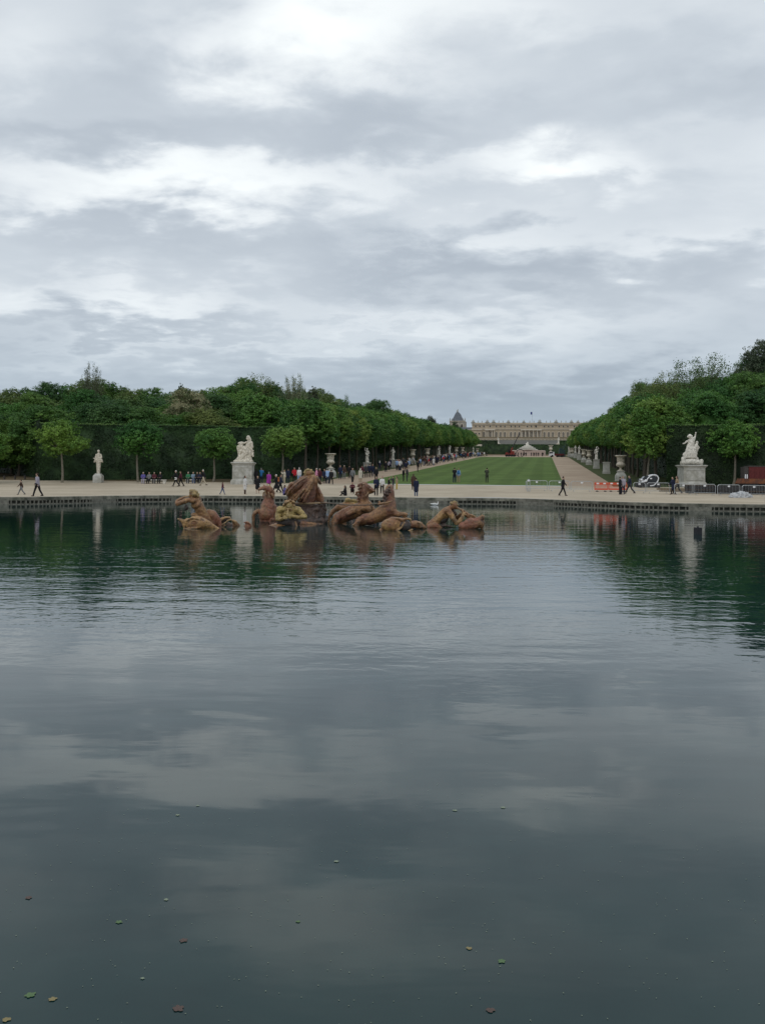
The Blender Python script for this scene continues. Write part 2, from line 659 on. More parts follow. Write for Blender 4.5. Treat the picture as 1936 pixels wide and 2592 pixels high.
# gravel
def ground_mat(name, a, b, sc, bump, mottled=0.0, wave=None):
    m = bpy.data.materials.new(name)
    m.use_nodes = True
    t = NT(m.node_tree)
    pos = t.n('ShaderNodeNewGeometry').outputs['Position']
    c = t.mix(t.remap(t.noise(pos, sc, 6, 0.6), 0.35, 0.65, 0, 1), a, b)
    n2 = t.noise(pos, 9.0, 5, 0.7)
    c = t.mix(1.0, c, t.ramp(n2, [(0.25, (0.82, 0.82, 0.82)), (0.75, (1.12, 1.12, 1.12))]), 'MULTIPLY')
    n3 = t.noise(t.scalevec(pos, (0.5, 1.0, 1)), 0.22, 4, 0.6)
    c = t.mix(1.0, c, t.ramp(n3, [(0.3, (0.88, 0.87, 0.86)), (0.7, (1.07, 1.07, 1.06))]), 'MULTIPLY')
    if wave:
        sp = t.n('ShaderNodeSeparateXYZ', ins={0: pos})
        v = t.m('ADD', t.m('MULTIPLY', sp.outputs[0], PX.x), t.m('MULTIPLY', sp.outputs[1], PX.y))
        v = t.m('ADD', v, t.m('MULTIPLY', t.noise(pos, 0.3, 2), 0.6))
        st = t.m('SINE', t.m('MULTIPLY', v, 2 * PI / wave))
        f = t.remap(st, -0.4, 0.4, 0.93, 1.08)
        c = t.mix(1.0, c, t.n('ShaderNodeCombineColor', ins={0: f, 1: f, 2: f}).outputs[0], 'MULTIPLY')
    bp = t.n('ShaderNodeBump', ins={'Strength': 1.0, 'Distance': bump, 'Height': t.noise(pos, 14, 5, 0.7)})
    bs = t.n('ShaderNodeBsdfPrincipled', ins={'Base Color': c, 'Roughness': 0.95, 'Specular IOR Level': 0.1, 'Normal': bp})
    t.n('ShaderNodeOutputMaterial', ins={0: bs})
    M[name] = m


ground_mat('gravel', (0.405, 0.345, 0.262), (0.485, 0.418, 0.322), 0.18, 0.01)
ground_mat('gravel_path', (0.35, 0.27, 0.20), (0.42, 0.335, 0.25), 0.15, 0.01)
ground_mat('lawn', (0.078, 0.130, 0.034), (0.105, 0.160, 0.044), 0.25, 0.05, wave=3.4)
ground_mat('soil', (0.17, 0.125, 0.080), (0.11, 0.095, 0.055), 0.5, 0.02)
ground_mat('verge', (0.05, 0.075, 0.026), (0.085, 0.095, 0.04), 0.4, 0.03)

pts, edges = [], []


def add_poly(lp):
    n0 = len(pts)
    pts.extend(Vector((p[0], p[1])) for p in lp)
    n = len(lp)
    edges.extend((n0 + i, n0 + (i + 1) % n) for i in range(n))


def add_line(a, b, step):
    a, b = Vector(a), Vector(b)
    m = max(1, int((b - a).length / step))
    n0 = len(pts)
    pts.extend(a.lerp(b, i / m) for i in range(m + 1))
    edges.extend((n0 + i, n0 + i + 1) for i in range(m))


add_poly(wide)
HV, PV, VV = 11.3, 16.6, 26.0
for v in (-HV, HV):
    add_line(sv(106, v), sv(309, v), 4)
for v in (-PV, PV, -VV, VV):
    add_line(sv(106, v), sv(440, v), 6)
add_line(sv(106, -90), sv(106, 90), 4)
add_line(sv(309, -PV), sv(309, PV), 4)
add_line(sv(440, -VV), sv(440, VV), 6)
for s in list(np.arange(84, 130, 2.5)) + list(np.arange(130, 330, 7)) + list(np.arange(330, 720, 12)):
    for v in list(np.arange(-72, 73, 6.0)):
        x, y = sv(s + 0.37, v + 1.3)
        pts.append(Vector((x, y)))
for r_, n_ in ((110, 40), (180, 40), (300, 36), (600, 36), (1200, 36), (2500, 40), (4500, 40)):
    for i in range(n_):
        a = 2 * PI * i / n_
        pts.append(Vector((r_ * math.cos(a), 40 + r_ * math.sin(a))))
for s in (520, 600, 640, 690, 760, 900):
    for v in (-1200, -700, -400, -200, -110, 110, 200, 400, 700, 1200):
        pts.append(Vector(sv(s, v)))
V2, E2, F2, _, _, _ = delaunay_2d_cdt(pts, edges, [], 0, 1e-5)
widepoly = [(p.x, p.y) for p in wide]


def inside(px_, py_, poly):
    c = False
    n = len(poly)
    j = n - 1
    for i in range(n):
        xi, yi = poly[i]
        xj, yj = poly[j]
        if (yi > py_) != (yj > py_) and px_ < (xj - xi) * (py_ - yi) / (yj - yi) + xi:
            c = not c
        j = i
    return c


buckets = {k: [] for k in ('gravel', 'path', 'lawn', 'verge', 'soil')}
for f in F2:
    cx = sum(V2[i].x for i in f) / len(f)
    cy = sum(V2[i].y for i in f) / len(f)
    if -62 < cx < 62 and 0 < cy < 86 and inside(cx, cy, widepoly):
        continue
    s, v = s_of(cx, cy), v_of(cx, cy)
    if s < 106:
        k = 'gravel' if math.hypot(cx, cy - 40) < 170 else 'soil'
    elif s < 309 and abs(v) < HV:
        k = 'lawn'
    elif s < 440 and abs(v) < PV:
        k = 'path'
    elif s < 440 and abs(v) < VV:
        k = 'verge'
    else:
        k = 'soil'
    buckets[k].append(f)


def ground_piece(name, faces, m, lift=0.0):
    idx = {}
    vs, fs = [], []
    for f in faces:
        g = []
        for i in f:
            if i not in idx:
                idx[i] = len(vs)
                vs.append((V2[i].x, V2[i].y, gz(V2[i].x, V2[i].y) + lift))
            g.append(idx[i])
        fs.append(g)
    me = bpy.data.meshes.new(name)
    me.from_pydata(vs, [], fs)
    me.polygons.foreach_set('use_smooth', [True] * len(fs))
    me.update()
    o = obj(name, me, m)
    return tag(o, kind='structure')


tag(ground_piece('gravel_plaza', buckets['gravel'], M['gravel']), 'pale gravel plaza round the basin')
tag(ground_piece('gravel_path', buckets['path'], M['gravel_path']), 'gravel walks on both sides of the long lawn')
tag(ground_piece('lawn', buckets['lawn'], M['lawn'], 0.03), 'long green lawn rising towards the palace')
ground_piece('grass_verge', buckets['verge'], M['verge'])
ground_piece('ground', buckets['soil'], M['soil'])

# water
wm = bpy.data.materials.new('water')
wm.use_nodes = True
t = NT(wm.node_tree)
pos = t.n('ShaderNodeNewGeometry').outputs['Position']
sp = t.n('ShaderNodeSeparateXYZ', ins={0: pos})
yy = t.m('ADD', sp.outputs[1], t.m('MULTIPLY', t.m('SUBTRACT', t.noise(pos, 0.16, 3), 0.5), 9.0))
zone = t.m('MULTIPLY', t.remap(yy, 8.5, 15.0, 0.0, 1.0), t.remap(yy, 27.0, 44.0, 1.0, 0.22))
rip1 = t.noise(t.scalevec(pos, (4.6, 4.6, 1)), 1.0, 2, 0.5, 0.3)
rip2 = t.noise(t.scalevec(pos, (0.9, 2.1, 1)), 1.0, 3, 0.5, 0.3)
swell = t.noise(t.scalevec(pos, (0.28, 0.75, 1)), 1.0, 2, 0.5, 0.4)
patch = t.remap(t.noise(t.scalevec(pos, (0.10, 0.25, 1)), 1.0, 3, 0.5), 0.38, 0.62, 0.45, 1.15)
h = t.m('ADD', t.m('MULTIPLY', t.m('MULTIPLY', rip1, zone), t.m('MULTIPLY', patch, 0.0058)),
        t.m('ADD', t.m('MULTIPLY', rip2, t.m('MULTIPLY', t.m('ADD', zone, 0.25), 0.0060)), t.m('MULTIPLY', swell, 0.010)))
bp = t.n('ShaderNodeBump', ins={'Strength': 1.0, 'Distance': 1.0, 'Height': h})
murk = t.mix(t.remap(t.noise(pos, 0.9, 5, 0.6), 0.3, 0.7, 0, 1), (0.0030, 0.0220, 0.0225), (0.0065, 0.0310, 0.0305))
bs = t.n('ShaderNodeBsdfPrincipled', ins={'Base Color': murk, 'Roughness': 0.03, 'IOR': 1.333, 'Specular IOR Level': 0.48,
                                         'Normal': bp})
t.n('ShaderNodeOutputMaterial', ins={0: bs})
M['water'] = wm
under = offset_loop(loop, 0.12 * OUT)
me = bpy.data.meshes.new('water')
bm = bmesh.new()
bm.faces.new([bm.verts.new((p.x, p.y, 0)) for p in under])
bmesh.ops.triangulate(bm, faces=bm.faces)
bmesh.ops.recalc_face_normals(bm, faces=bm.faces)
for f in bm.faces:
    if f.normal.z < 0:
        f.normal_flip()
bm.to_mesh(me)
bm.free()
tag(obj('water', me, wm), 'dark rippled water of the wide basin', kind='structure')

# coping: dressed stones with a pale top and a mossy front
cm = bpy.data.materials.new('coping_stone')
cm.use_nodes = True
t = NT(cm.node_tree)
g = t.n('ShaderNodeNewGeometry')
pos = g.outputs['Position']
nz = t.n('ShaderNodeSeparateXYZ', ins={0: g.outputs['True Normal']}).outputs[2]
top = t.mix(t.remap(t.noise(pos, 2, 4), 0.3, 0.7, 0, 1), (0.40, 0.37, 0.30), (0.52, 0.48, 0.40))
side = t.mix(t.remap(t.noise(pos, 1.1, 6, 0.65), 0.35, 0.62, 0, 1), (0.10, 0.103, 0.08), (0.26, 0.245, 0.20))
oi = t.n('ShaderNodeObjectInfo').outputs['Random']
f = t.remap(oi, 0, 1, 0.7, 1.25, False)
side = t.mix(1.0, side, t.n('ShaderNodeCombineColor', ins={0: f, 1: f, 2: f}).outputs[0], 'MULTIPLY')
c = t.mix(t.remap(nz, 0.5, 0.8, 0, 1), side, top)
bp = t.n('ShaderNodeBump', ins={'Strength': 1.0, 'Distance': 0.02, 'Height': t.noise(pos, 8, 5, 0.7)})
t.n('ShaderNodeOutputMaterial', ins={0: t.n('ShaderNodeBsdfPrincipled', ins={'Base Color': c, 'Roughness': 0.9,
                                                                            'Specular IOR Level': 0.15, 'Normal': bp})})
M['coping'] = cm
mat('wall_dark', (0.065, 0.066, 0.054), 0.9, var=0.4, scale=2, bump=0.02)
mat('wall_pale', (0.18, 0.175, 0.145), 0.9, var=0.35, scale=1.4, bump=0.01)

basin = empty('basin_wall', (0, 82, 0), label='low mossy stone wall with coping along the far edge of the basin', cat='wall')
b0 = Vector((0, 82))
far_i = [i for i in range(NL) if loop[i].y > 52]
start = min(far_i, key=lambda i: loop[i].x)
order = [(start + k) % NL for k in range(NL)]
if loop[order[3]].y < loop[order[0]].y and loop[order[3]].x <= loop[order[0]].x + 1:
    order = [(start - k) % NL for k in range(NL)]
far_order = []
for i in order:
    if loop[i].y <= 52 and len(far_order) > 20:
        break
    far_order.append(i)
inner = offset_loop(loop, -0.06 * OUT)
outer = offset_loop(loop, 0.56 * OUT)
for a, b in zip(far_order[:-1], far_order[1:]):
    A, B, C_, D_ = inner[a], inner[b], outer[b], outer[a]
    g_ = 0.006 / max((B - A).length, .1)
    A, B = A.lerp(B, g_), B.lerp(A, g_)
    D_, C_ = D_.lerp(C_, g_), C_.lerp(D_, g_)
    dz = random.uniform(-.008, .008)
    dn = random.uniform(-.012, .012)
    A, B = A + (A - D_).normalized() * dn, B + (B - C_).normalized() * dn
    ctr = (A + B + C_ + D_) / 4
    vs = []
    for z, k in ((0.29, 0), (0.53 + dz, 0), (0.555 + dz, 0.03)):
        for p, q in ((A, D_), (B, C_), (C_, B), (D_, A)):
            pp = p.lerp(q, k)
            vs.append((pp.x - ctr.x, pp.y - ctr.y, z))
    fs = [(0, 1, 5, 4), (1, 2, 6, 5), (2, 3, 7, 6), (3, 0, 4, 7), (4, 5, 9, 8), (5, 6, 10, 9), (6, 7, 11, 10), (7, 4, 8, 11),
          (8, 9, 10, 11), (3, 2, 1, 0)]
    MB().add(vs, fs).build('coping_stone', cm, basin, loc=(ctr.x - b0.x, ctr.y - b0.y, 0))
# rest of the ring (behind and beside the viewer)
rest = [i for i in order if i not in far_order]
rest = [far_order[-1]] + rest + [far_order[0]]
rb, wb = MB(), MB()
for a, b in zip(rest[:-1], rest[1:]):
    A, B, C_, D_ = [p - b0 for p in (inner[a], inner[b], outer[b], outer[a])]
    rb.add([(*A, .29), (*B, .29), (*C_, .29), (*D_, .29), (*A, .55), (*B, .55), (*C_, .55), (*D_, .55)],
           [(0, 1, 5, 4), (1, 2, 6, 5), (2, 3, 7, 6), (3, 0, 4, 7), (4, 5, 6, 7), (3, 2, 1, 0)])
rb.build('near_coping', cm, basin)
for i in range(NL):
    j = (i + 1) % NL
    A, B = under[i] - b0, under[j] - b0
    wb.add([(*A, -1.2), (*B, -1.2), (*B, .292), (*A, .292)], [(0, 1, 2, 3)])
wb.build('wall_face', M['wall_dark'], basin)
# pale dressed uprights and sill of the small drain openings
pb, sb = MB(), MB()
acc = 0
fo = [loop[i] for i in far_order]
run, solid = 0.0, False
nxt = random.uniform(3, 9)
for A, B in zip(fo[:-1], fo[1:]):
    L = (B - A).length
    d = (B - A) / L
    nrm = Vector((d.y, -d.x)) * (1 if OUT < 0 else -1)
    rz = math.atan2(d.y, d.x)
    while acc < L:
        p = A + d * acc - b0
        run += 0.33
        if run > nxt:
            solid = not solid
            run, nxt = 0, (random.uniform(1.2, 4.5) if solid else random.uniform(4, 12))
        wd = random.uniform(0.06, 0.10) if not solid else 0.335
        pb.box((p.x, p.y, 0.175), (wd, 0.16 if not solid else 0.12, 0.232), rz)
        acc += random.choice((0.31, 0.33, 0.36, 0.48)) if not solid else 0.33
    acc -= L
    mid_ = (A + B) / 2 - b0
    sb.box((mid_.x, mid_.y, 0.02), (L * 1.01, 0.26, 0.075), rz)
tag(pb.build('wall_upright', M['wall_pale'], basin), kind='stuff')
sb.build('sill', M['wall_pale'], basin)
# ------------------------------------------------------------------ foliage
def leaf_quads(centers, normals, size, rg, aspect=0.62, jitter=0.55):
    """rhombic leaf clusters; returns verts (4n,3)"""
    n = len(centers)
    nr = normals + rg.normal(0, jitter, (n, 3))
    nr /= np.linalg.norm(nr, axis=1, keepdims=True) + 1e-9
    a = rg.normal(0, 1, (n, 3))
    t1 = np.cross(nr, a)
    t1 /= np.linalg.norm(t1, axis=1, keepdims=True) + 1e-9
    t2 = np.cross(nr, t1)
    s = size * rg.uniform(0.6, 1.4, (n, 1))
    v = np.stack([centers - t1 * s * .5, centers - t2 * s * .5 * aspect + nr * s * .10,
                  centers + t1 * s * .5, centers + t2 * s * .5 * aspect + nr * s * .10], 1)
    return v.reshape(-1, 3)


def quads_mesh(name, v, extra=None):
    n = len(v) // 4
    f = np.arange(n * 4).reshape(n, 4)
    if extra is not None:
        ev, ef = extra
        f = np.vstack([f, ef + len(v)])
        v = np.vstack([v, ev])
    return np_mesh(name, v, f)


def core_blob(cs, rs):
    """low quad blobs that keep the crown from being see-through"""
    vs, fs = [], []
    nu, nv = 8, 6
    for c, r in zip(cs, rs):
        b = len(vs)
        for j in range(nv + 1):
            t_ = -PI / 2 + PI * j / nv
            for i in range(nu):
                a = 2 * PI * i / nu
                k = 1 + 0.12 * math.sin(3 * a + c[0] * 5) * math.cos(t_)
                vs.append((c[0] + r[0] * k * math.cos(t_) * math.cos(a), c[1] + r[1] * k * math.cos(t_) * math.sin(a),
                           c[2] + r[2] * math.sin(t_)))
        for j in range(nv):
            for i in range(nu):
                p, q = b + j * nu + i, b + j * nu + (i + 1) % nu
                fs.append((p, q, q + nu, p + nu))
    return np.array(vs), np.array(fs)


def crown(name, seed, h0, h1, rad, nlobe, nleaf, size, shape='round', core=0.72, lobe=0.36, droop=0.0, clump=0.30, per=16):
    """h0..h1 crown height range, rad half width"""
    rg = np.random.default_rng(seed)
    H_ = h1 - h0
    cs, rs = [], []
    for k in range(nlobe):
        for _ in range(40):
            u = rg.uniform(-1, 1, 3)
            if shape == 'mushroom':
                z = rg.uniform(0.0, 1.0)
                w_ = math.sqrt(max(0, 1 - (max(0, z - 0.30) / 0.70) ** 2.0)) if z > .30 else 0.55 + 1.5 * z
                w_ = min(1, w_)
            elif shape == 'cone':
                z = rg.uniform(0, 1)
                w_ = (1 - z) ** 0.8
            elif shape == 'spread':
                z = rg.uniform(0.1, 1)
                w_ = 0.35 + 0.65 * z ** 0.8
            else:
                z = rg.uniform(0, 1)
                w_ = math.sqrt(max(0, 1 - (2 * z - 1) ** 2)) * 0.95 + .05
            a = rg.uniform(0, 2 * PI)
            q = rg.uniform(0.25, 1) ** 0.6
            if k < nlobe * 0.6:
                q = rg.uniform(0.8, 1.0)
            c = np.array([math.cos(a) * w_ * q * rad * (1 - lobe * .8), math.sin(a) * w_ * q * rad * (1 - lobe * .8),
                          h0 + lobe * rad * .55 + z * (H_ - lobe * rad * 1.15)])
            if all(np.linalg.norm(c - o_) > lobe * rad * 0.62 for o_ in cs):
                break
        cs.append(c)
        r = lobe * rad * rg.uniform(0.7, 1.25)
        rs.append((r, r, r * rg.uniform(0.62, 0.9)))
    cs.append(np.array([0, 0, h0 + H_ * .48]))
    rs.append((rad * .62, rad * .62, H_ * .36))
    cs, rs = np.array(cs), np.array(rs)
    area_ = rs[:, 0] * rs[:, 2]
    total, nleaf = nleaf, nleaf // per          # sprigs first, then the leaves of each sprig
    which = rg.choice(len(cs), nleaf, p=area_ / area_.sum())
    d = rg.normal(0, 1, (nleaf, 3))
    d /= np.linalg.norm(d, axis=1, keepdims=True)
    d[:, 2] = np.where((d[:, 2] < -0.2) & (rg.uniform(0, 1, nleaf) < .35), -d[:, 2], d[:, 2])
    rr = rg.uniform(0.78, 1.20, (nleaf, 1))
    rr = np.where(rg.uniform(0, 1, (nleaf, 1)) < .22, rr + rg.uniform(0, .38, (nleaf, 1)), rr)
    p = cs[which] + d * rs[which] * rr
    up = rg.uniform(0, 1, nleaf) < .05
    p[:, 2] += np.where(up & (p[:, 2] > h0 + H_ * .55), rg.uniform(0, .05 * H_, nleaf), 0)
    p[:, 2] -= droop * np.abs(rg.normal(0, 1, nleaf))
    nrm = d * np.array([1, 1, 1.0]) + np.array([0, 0, 0.45])
    rad_ = clump * rg.uniform(.5, 1.3, (nleaf, 1))
    off = rg.normal(0, 1, (nleaf * per, 3))
    off /= np.linalg.norm(off, axis=1, keepdims=True)
    off *= np.repeat(rad_, per, 0) * rg.uniform(.3, 1, (nleaf * per, 1))
    off[:, 2] *= .62
    p = np.repeat(p, per, 0) + off
    nrm = np.repeat(nrm, per, 0) * .5 + off / (np.repeat(rad_, per, 0) + 1e-6) + np.array([0, 0, .35])
    v = leaf_quads(p, nrm, size, rg)
    sh = np.full((len(cs), 1), .52)
    sh[-1] = .85
    extra = core_blob(cs, rs * core * sh) if core > 0 else None
    return quads_mesh(name, v, extra), cs


def feather_crown(name, seed, h0, h1, rad, nbranch, size):
    """airy crown: arching sprays with small leaves, the sky shows through"""
    rg = np.random.default_rng(seed)
    pts_, nr = [], []
    tb = MB()
    for k in range(nbranch):
        a = rg.uniform(0, 2 * PI)
        lean = rg.uniform(0.25, 1.1)
        L = (h1 - h0) * rg.uniform(0.75, 1.0)
        last = Vector((0, 0, h0 * 0.8))
        for j in range(1, 9):
            q = j / 8
            p = Vector((math.cos(a) * lean * rad * q ** 1.2, math.sin(a) * lean * rad * q ** 1.2,
                        h0 * .8 + L * q * (1.12 - 0.42 * lean * lean * q)))
            tb.tube(last, p, 0.085 * (1.1 - q), 0.085 * (1.05 - q) + .01, 4)
            if j > 2:
                m = int(16 + 22 * q)
                o_ = rg.normal(0, 0.14 + .14 * q, (m, 3))
                pts_.append(np.array(p) + o_)
                nr.append(o_ + np.array([0, 0, .2]))
            last = p
    p, nr = np.vstack(pts_), np.vstack(nr)
    return quads_mesh(name, leaf_quads(p, nr, size, rg, jitter=.9)), tb.mesh('limb')


def trunk_mesh(name, h, r0, r1, lobes, seed, nb=7, lean=0.1):
    rg = np.random.default_rng(seed)
    b = MB()
    prev = Vector((0, 0, -0.3))
    n = 6
    top = None
    for i in range(1, n + 1):
        q = i / n
        p = Vector((lean * math.sin(q * 3 + seed), lean * math.cos(q * 2.3 + seed) - lean, h * q))
        b.tube(prev, p, r0 + (r1 - r0) * (i - 1) / n + (0.35 * r0 if i == 1 else 0), r0 + (r1 - r0) * q, 8)
        prev = p
    top = prev
    for k in range(min(nb, len(lobes))):
        c = Vector(lobes[k])
        s = Vector((0, 0, h * rg.uniform(.75, 1))) + Vector((top.x, top.y, 0))
        m_ = s.lerp(c, .5) + Vector((0, 0, .15 * (c - s).length))
        b.tube(s, m_, r1 * .7, r1 * .45, 5)
        b.tube(m_, c, r1 * .45, r1 * .18, 5)
    return b.mesh(name, True)


PROTO = {}


def proto(key, **k):
    th = k.pop('th')
    tr = k.pop('tr', 0.16)
    me, cs = crown('crown', **k)
    trk = trunk_mesh('trunk', th, tr, tr * .6, [tuple(c) for c in cs], k['seed'])
    PROTO[key] = (me, trk, k['h1'])
    return me


# crowns: small clipped chestnuts on the plaza
for i in range(4):
    proto('lolly%d' % i, seed=20 + i, h0=3.1, h1=7.3, rad=2.95, nlobe=30, nleaf=19000, size=0.165, clump=.27, shape='mushroom', core=.66,
          lobe=.29, th=4.4, tr=.14)
# avenue trees: tall, shoulder to shoulder
for i in range(4):
    proto('avenue%d' % i, seed=40 + i, h0=3.9, h1=10.0, rad=3.8, nlobe=44, nleaf=34000, size=0.19, clump=.36, shape='mushroom', core=.70,
          lobe=.26, th=5.6, tr=.2)
for i in range(4):
    proto('wood%d' % i, seed=60 + i, h0=2.0, h1=14.0, rad=5.0, nlobe=70, nleaf=46000, size=0.20, clump=.46, shape='round', core=.66, lobe=.21,
          th=8.0, tr=.25)
proto('spire0', seed=80, h0=2.0, h1=15.0, rad=2.4, nlobe=30, nleaf=14000, size=0.22, shape='cone', core=.45, lobe=.34, th=13, tr=.2)
proto('column0', seed=83, h0=2.0, h1=15.0, rad=2.0, nlobe=26, nleaf=9000, size=0.24, shape='spread', core=.3, lobe=.34, th=13, tr=.2)
for i in range(2):
    me, br = feather_crown('crown', 90 + i, 4, 15, 5.2, 95, 0.18)
    PROTO['feather%d' % i] = (me, br, 15.0)
_mcache = {}


def plant_tree(name, key, leafm, x, y, h, label, cat='tree', group=None, wide_=1.0, rz=None, bark='bark', zoff=0.0):
    me, trk, ph = PROTO[key]
    if (key, leafm) not in _mcache:
        m2 = me.copy()
        m2.materials.clear()
        m2.materials.append(M[leafm])
        t2 = trk.copy()
        t2.materials.clear()
        t2.materials.append(M[bark])
        _mcache[(key, leafm)] = (m2, t2)
    m2, t2 = _mcache[(key, leafm)]
    sc = h / ph
    root = empty(name, (x, y, gz(x, y) + zoff), random.uniform(0, 6.28) if rz is None else rz, label, cat, group,
                 scale=(sc * wide_, sc * wide_, sc))
    obj('trunk', t2, None, root)
    obj('crown', m2, None, root)
    return root


def z_at(px, py, D):
    return P(px, py, D).z


# six clipped chestnuts standing free before the hedges
for k, (px, D, ytop, w_, leafm, key, lab) in enumerate([
        (157, 110, 1063, 1.0, 'leaf_chestnut', 'lolly0', 'round bright green chestnut left of the herm statue, before the hedge'),
        (350, 111, 1063, .98, 'leaf_avenue', 'lolly1', 'round dark green chestnut right of the herm statue, over the seated people'),
        (539, 112, 1083, .92, 'leaf_avenue', 'lolly2', 'small round chestnut just left of the large marble group'),
        (716, 112, 1077, 1.0, 'leaf_avenue_yellow', 'lolly3', 'round chestnut right of the large marble group, above the crowd'),
        (-32, 108, 1085, 1.0, 'leaf_chestnut', 'lolly2', 'chestnut crown cut by the left edge of the picture'),
        (1855, 103, 1062, 1.0, 'leaf_chestnut', 'lolly1', 'round yellow green chestnut beside the red container'),
        (1642, 108, 1075, .98, 'leaf_avenue_yellow', 'lolly3', 'small blossoming chestnut behind the white microcar')]):
    g_ = gd(px, D)
    h = z_at(px, ytop, D) - g_.z
    plant_tree('chestnut_tree', key, leafm, g_.x, g_.y, h, lab, 'tree', 'round chestnuts on the plaza', wide_=w_ * 7.3 / h,
               bark='bark_pale')

# the two avenue rows
AVL = ('left', 'right')
ORD = ['first', 'second', 'third', 'fourth', 'fifth', 'sixth', 'seventh', 'eighth', 'ninth', 'tenth', 'eleventh']


def near_orn(side, s):
    ds = (122, 148, 173, 199, 224, 249, 276, 297, 319, 367, 388) if side < 0 else (117, 145, 173, 202, 229, 260, 291, 320, 347, 372)
    i = min(range(len(ds)), key=lambda i: abs(ds[i] - s))
    d = s - ds[i]
    return ('a little before' if d < -4 else ('well beyond' if d > 9 else ('just beyond' if d > 2.5 else 'level with'))), ORD[i]

for side in (-1, 1):
    nm = AVL[side > 0]
    s = 121.0 if side < 0 else 113.0
    k = 0
    while s < 415:
        for row, v0 in enumerate((21.9, 29.0)):
            if row == 1 and s > 330:
                continue
            v = side * (v0 + random.uniform(-.4, .4))
            x, y = sv(s + random.uniform(-.8, .8) + row * (6 if side > 0 else 3), v)
            h = random.uniform(9.3, 10.6) + (0.8 if row else 0)
            lit = random.random() < (.45 if row == 0 else .2)  # yellower leaf colour drawn at random
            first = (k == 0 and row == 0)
            plant_tree('avenue_tree', 'avenue%d' % random.randrange(4), 'leaf_avenue_yellow' if lit else 'leaf_avenue', x, y, h,
                       ('first tall tree of the %s avenue row, nearest the basin' % nm) if first else
                       ('%s avenue tree in the %s row, %s the %s ornament from the basin' % ((nm, ('front', 'back')[row]) + near_orn(side, s))),
                       'tree', 'avenue trees on the %s' % nm, wide_=random.uniform(.95, 1.12))
        s += 7.0 if s < 250 else 8.5
        k += 1

# woods behind hedges and avenues
prof_l = [(-150, 990), (0, 985), (60, 975), (110, 962), (160, 972), (215, 960), (300, 955), (370, 972), (450, 985), (530, 978),
          (600, 962), (650, 958), (700, 975), (760, 985), (800, 978), (850, 1005), (900, 1018), (950, 1012), (985, 1030), (1040, 1055),
          (1085, 1060), (1110, 1072), (1160, 1078), (1200, 1090)]
prof_r = [(1440, 1080), (1480, 1072), (1520, 1050), (1560, 1020), (1610, 975), (1660, 968), (1720, 962), (1800, 948), (1860, 930),
          (1900, 908), (1936, 900), (2100, 880)]


def prof(pr, px):
    return float(np.interp(px, [a for a, b in pr], [b for a, b in pr]))


WK = ['leaf_dark', 'leaf_mid', 'leaf_mid', 'leaf_avenue', 'leaf_olive', 'leaf_dark', 'leaf_avenue']
KW = {'leaf_dark': 'dark green', 'leaf_mid': 'mid green', 'leaf_avenue': 'fresh green', 'leaf_olive': 'olive green',
      'leaf_blossom': 'cream blossoming', 'leaf_conifer': 'dark'}


def wood_tree(px, D, ytop, where, grp, lm=None, key=None):
    g_ = gd(px, D)
    if abs(v_of(g_.x, g_.y)) < 32:
        return
    h = max(7.0, z_at(px, ytop, D) - g_.z)
    lm = lm or random.choice(WK)
    key = key or 'wood%d' % random.randrange(4)
    zone_ = next(n_ for x_, n_ in ((100, 'at the far left'), (200, 'above the leftmost whole chestnut'), (300, 'above the herm statue'), (410, 'above the left bench'),
                                   (560, 'by the cream flowering tree'), (670, 'above the left marble group'), (780, 'under the feathery tree'), (870, 'above the charioteer'),
                                   (960, 'above the first left figures'), (1060, 'above the middle left vases'), (1300, 'near the chapel'), (1560, 'next to the palace end'),
                                   (1680, 'above the microcar'), (1800, 'above the right marble group'), (3000, 'above the red container')) if px < x_)
    plant_tree('woodland_tree', key, lm, g_.x, g_.y, h, '%s %s tree %s, %s' % (KW[lm], ('broad' if h > 13.5 else 'lower'), where, zone_), 'tree', grp,
               wide_=min(1.35, max(.8, (13.0 / h)) * random.uniform(.9, 1.15)))


for row, (D, dy, st) in enumerate(((123, 62, 62), (134, 30, 56), (150, 2, 54))):
    px = -150 + row * 20
    while px < 870:
        wood_tree(px, D + random.uniform(-3, 3), prof(prof_l, px) + dy + random.uniform(-6, 16), ('close behind the left hedge', 'in the middle of the left wood', 'topping the left wood')[row],
                  'trees of the left wood')
        px += st * random.uniform(.8, 1.2)
for vv, dy in ((-39, 6), (-49, 0)):
    px = 600 if vv > -45 else 620
    while px < 1205:
        D = (vv * 1.0146 - 9.42) * 2400 / (px - 1379.6)
        if D < 430:
            wood_tree(px, D, prof(prof_l, px) + dy + random.uniform(-4, 9), 'beyond the left avenue', 'trees of the left wood')
        px += 8.5 * 2400 / D * .62
for row, (D, dy, st) in enumerate(((118, 75, 66), (128, 35, 60), (142, 5, 58))):
    px = 1655 - row * 12
    while px < 2110:
        wood_tree(px, D + random.uniform(-3, 3), prof(prof_r, px) + dy + random.uniform(-6, 16), ('close behind the right hedge', 'in the middle of the right wood', 'topping the right wood')[row],
                  'trees of the right wood')
        px += st * random.uniform(.8, 1.2)
for vv, dy in ((38, 8), (48, 0)):
    px = 1470
    while px < 1800:
        D = (vv * 1.0146 - 9.42) * 2400 / (px - 1379.6)
        if D < 430:
            wood_tree(px, D, prof(prof_r, px) + dy + random.uniform(-4, 9), 'beyond the right avenue', 'trees of the right wood')
        px += 8.5 * 2400 / D * .62


# single trees that rise out of the wood
def special(px, D, ytop, key, lm, lab, w_=1.0, dz=0):
    g_ = gd(px, D)
    h = z_at(px, ytop, D) - g_.z
    plant_tree('tall_tree', key, lm, g_.x, g_.y, h, lab, 'tree', None, wide_=w_)


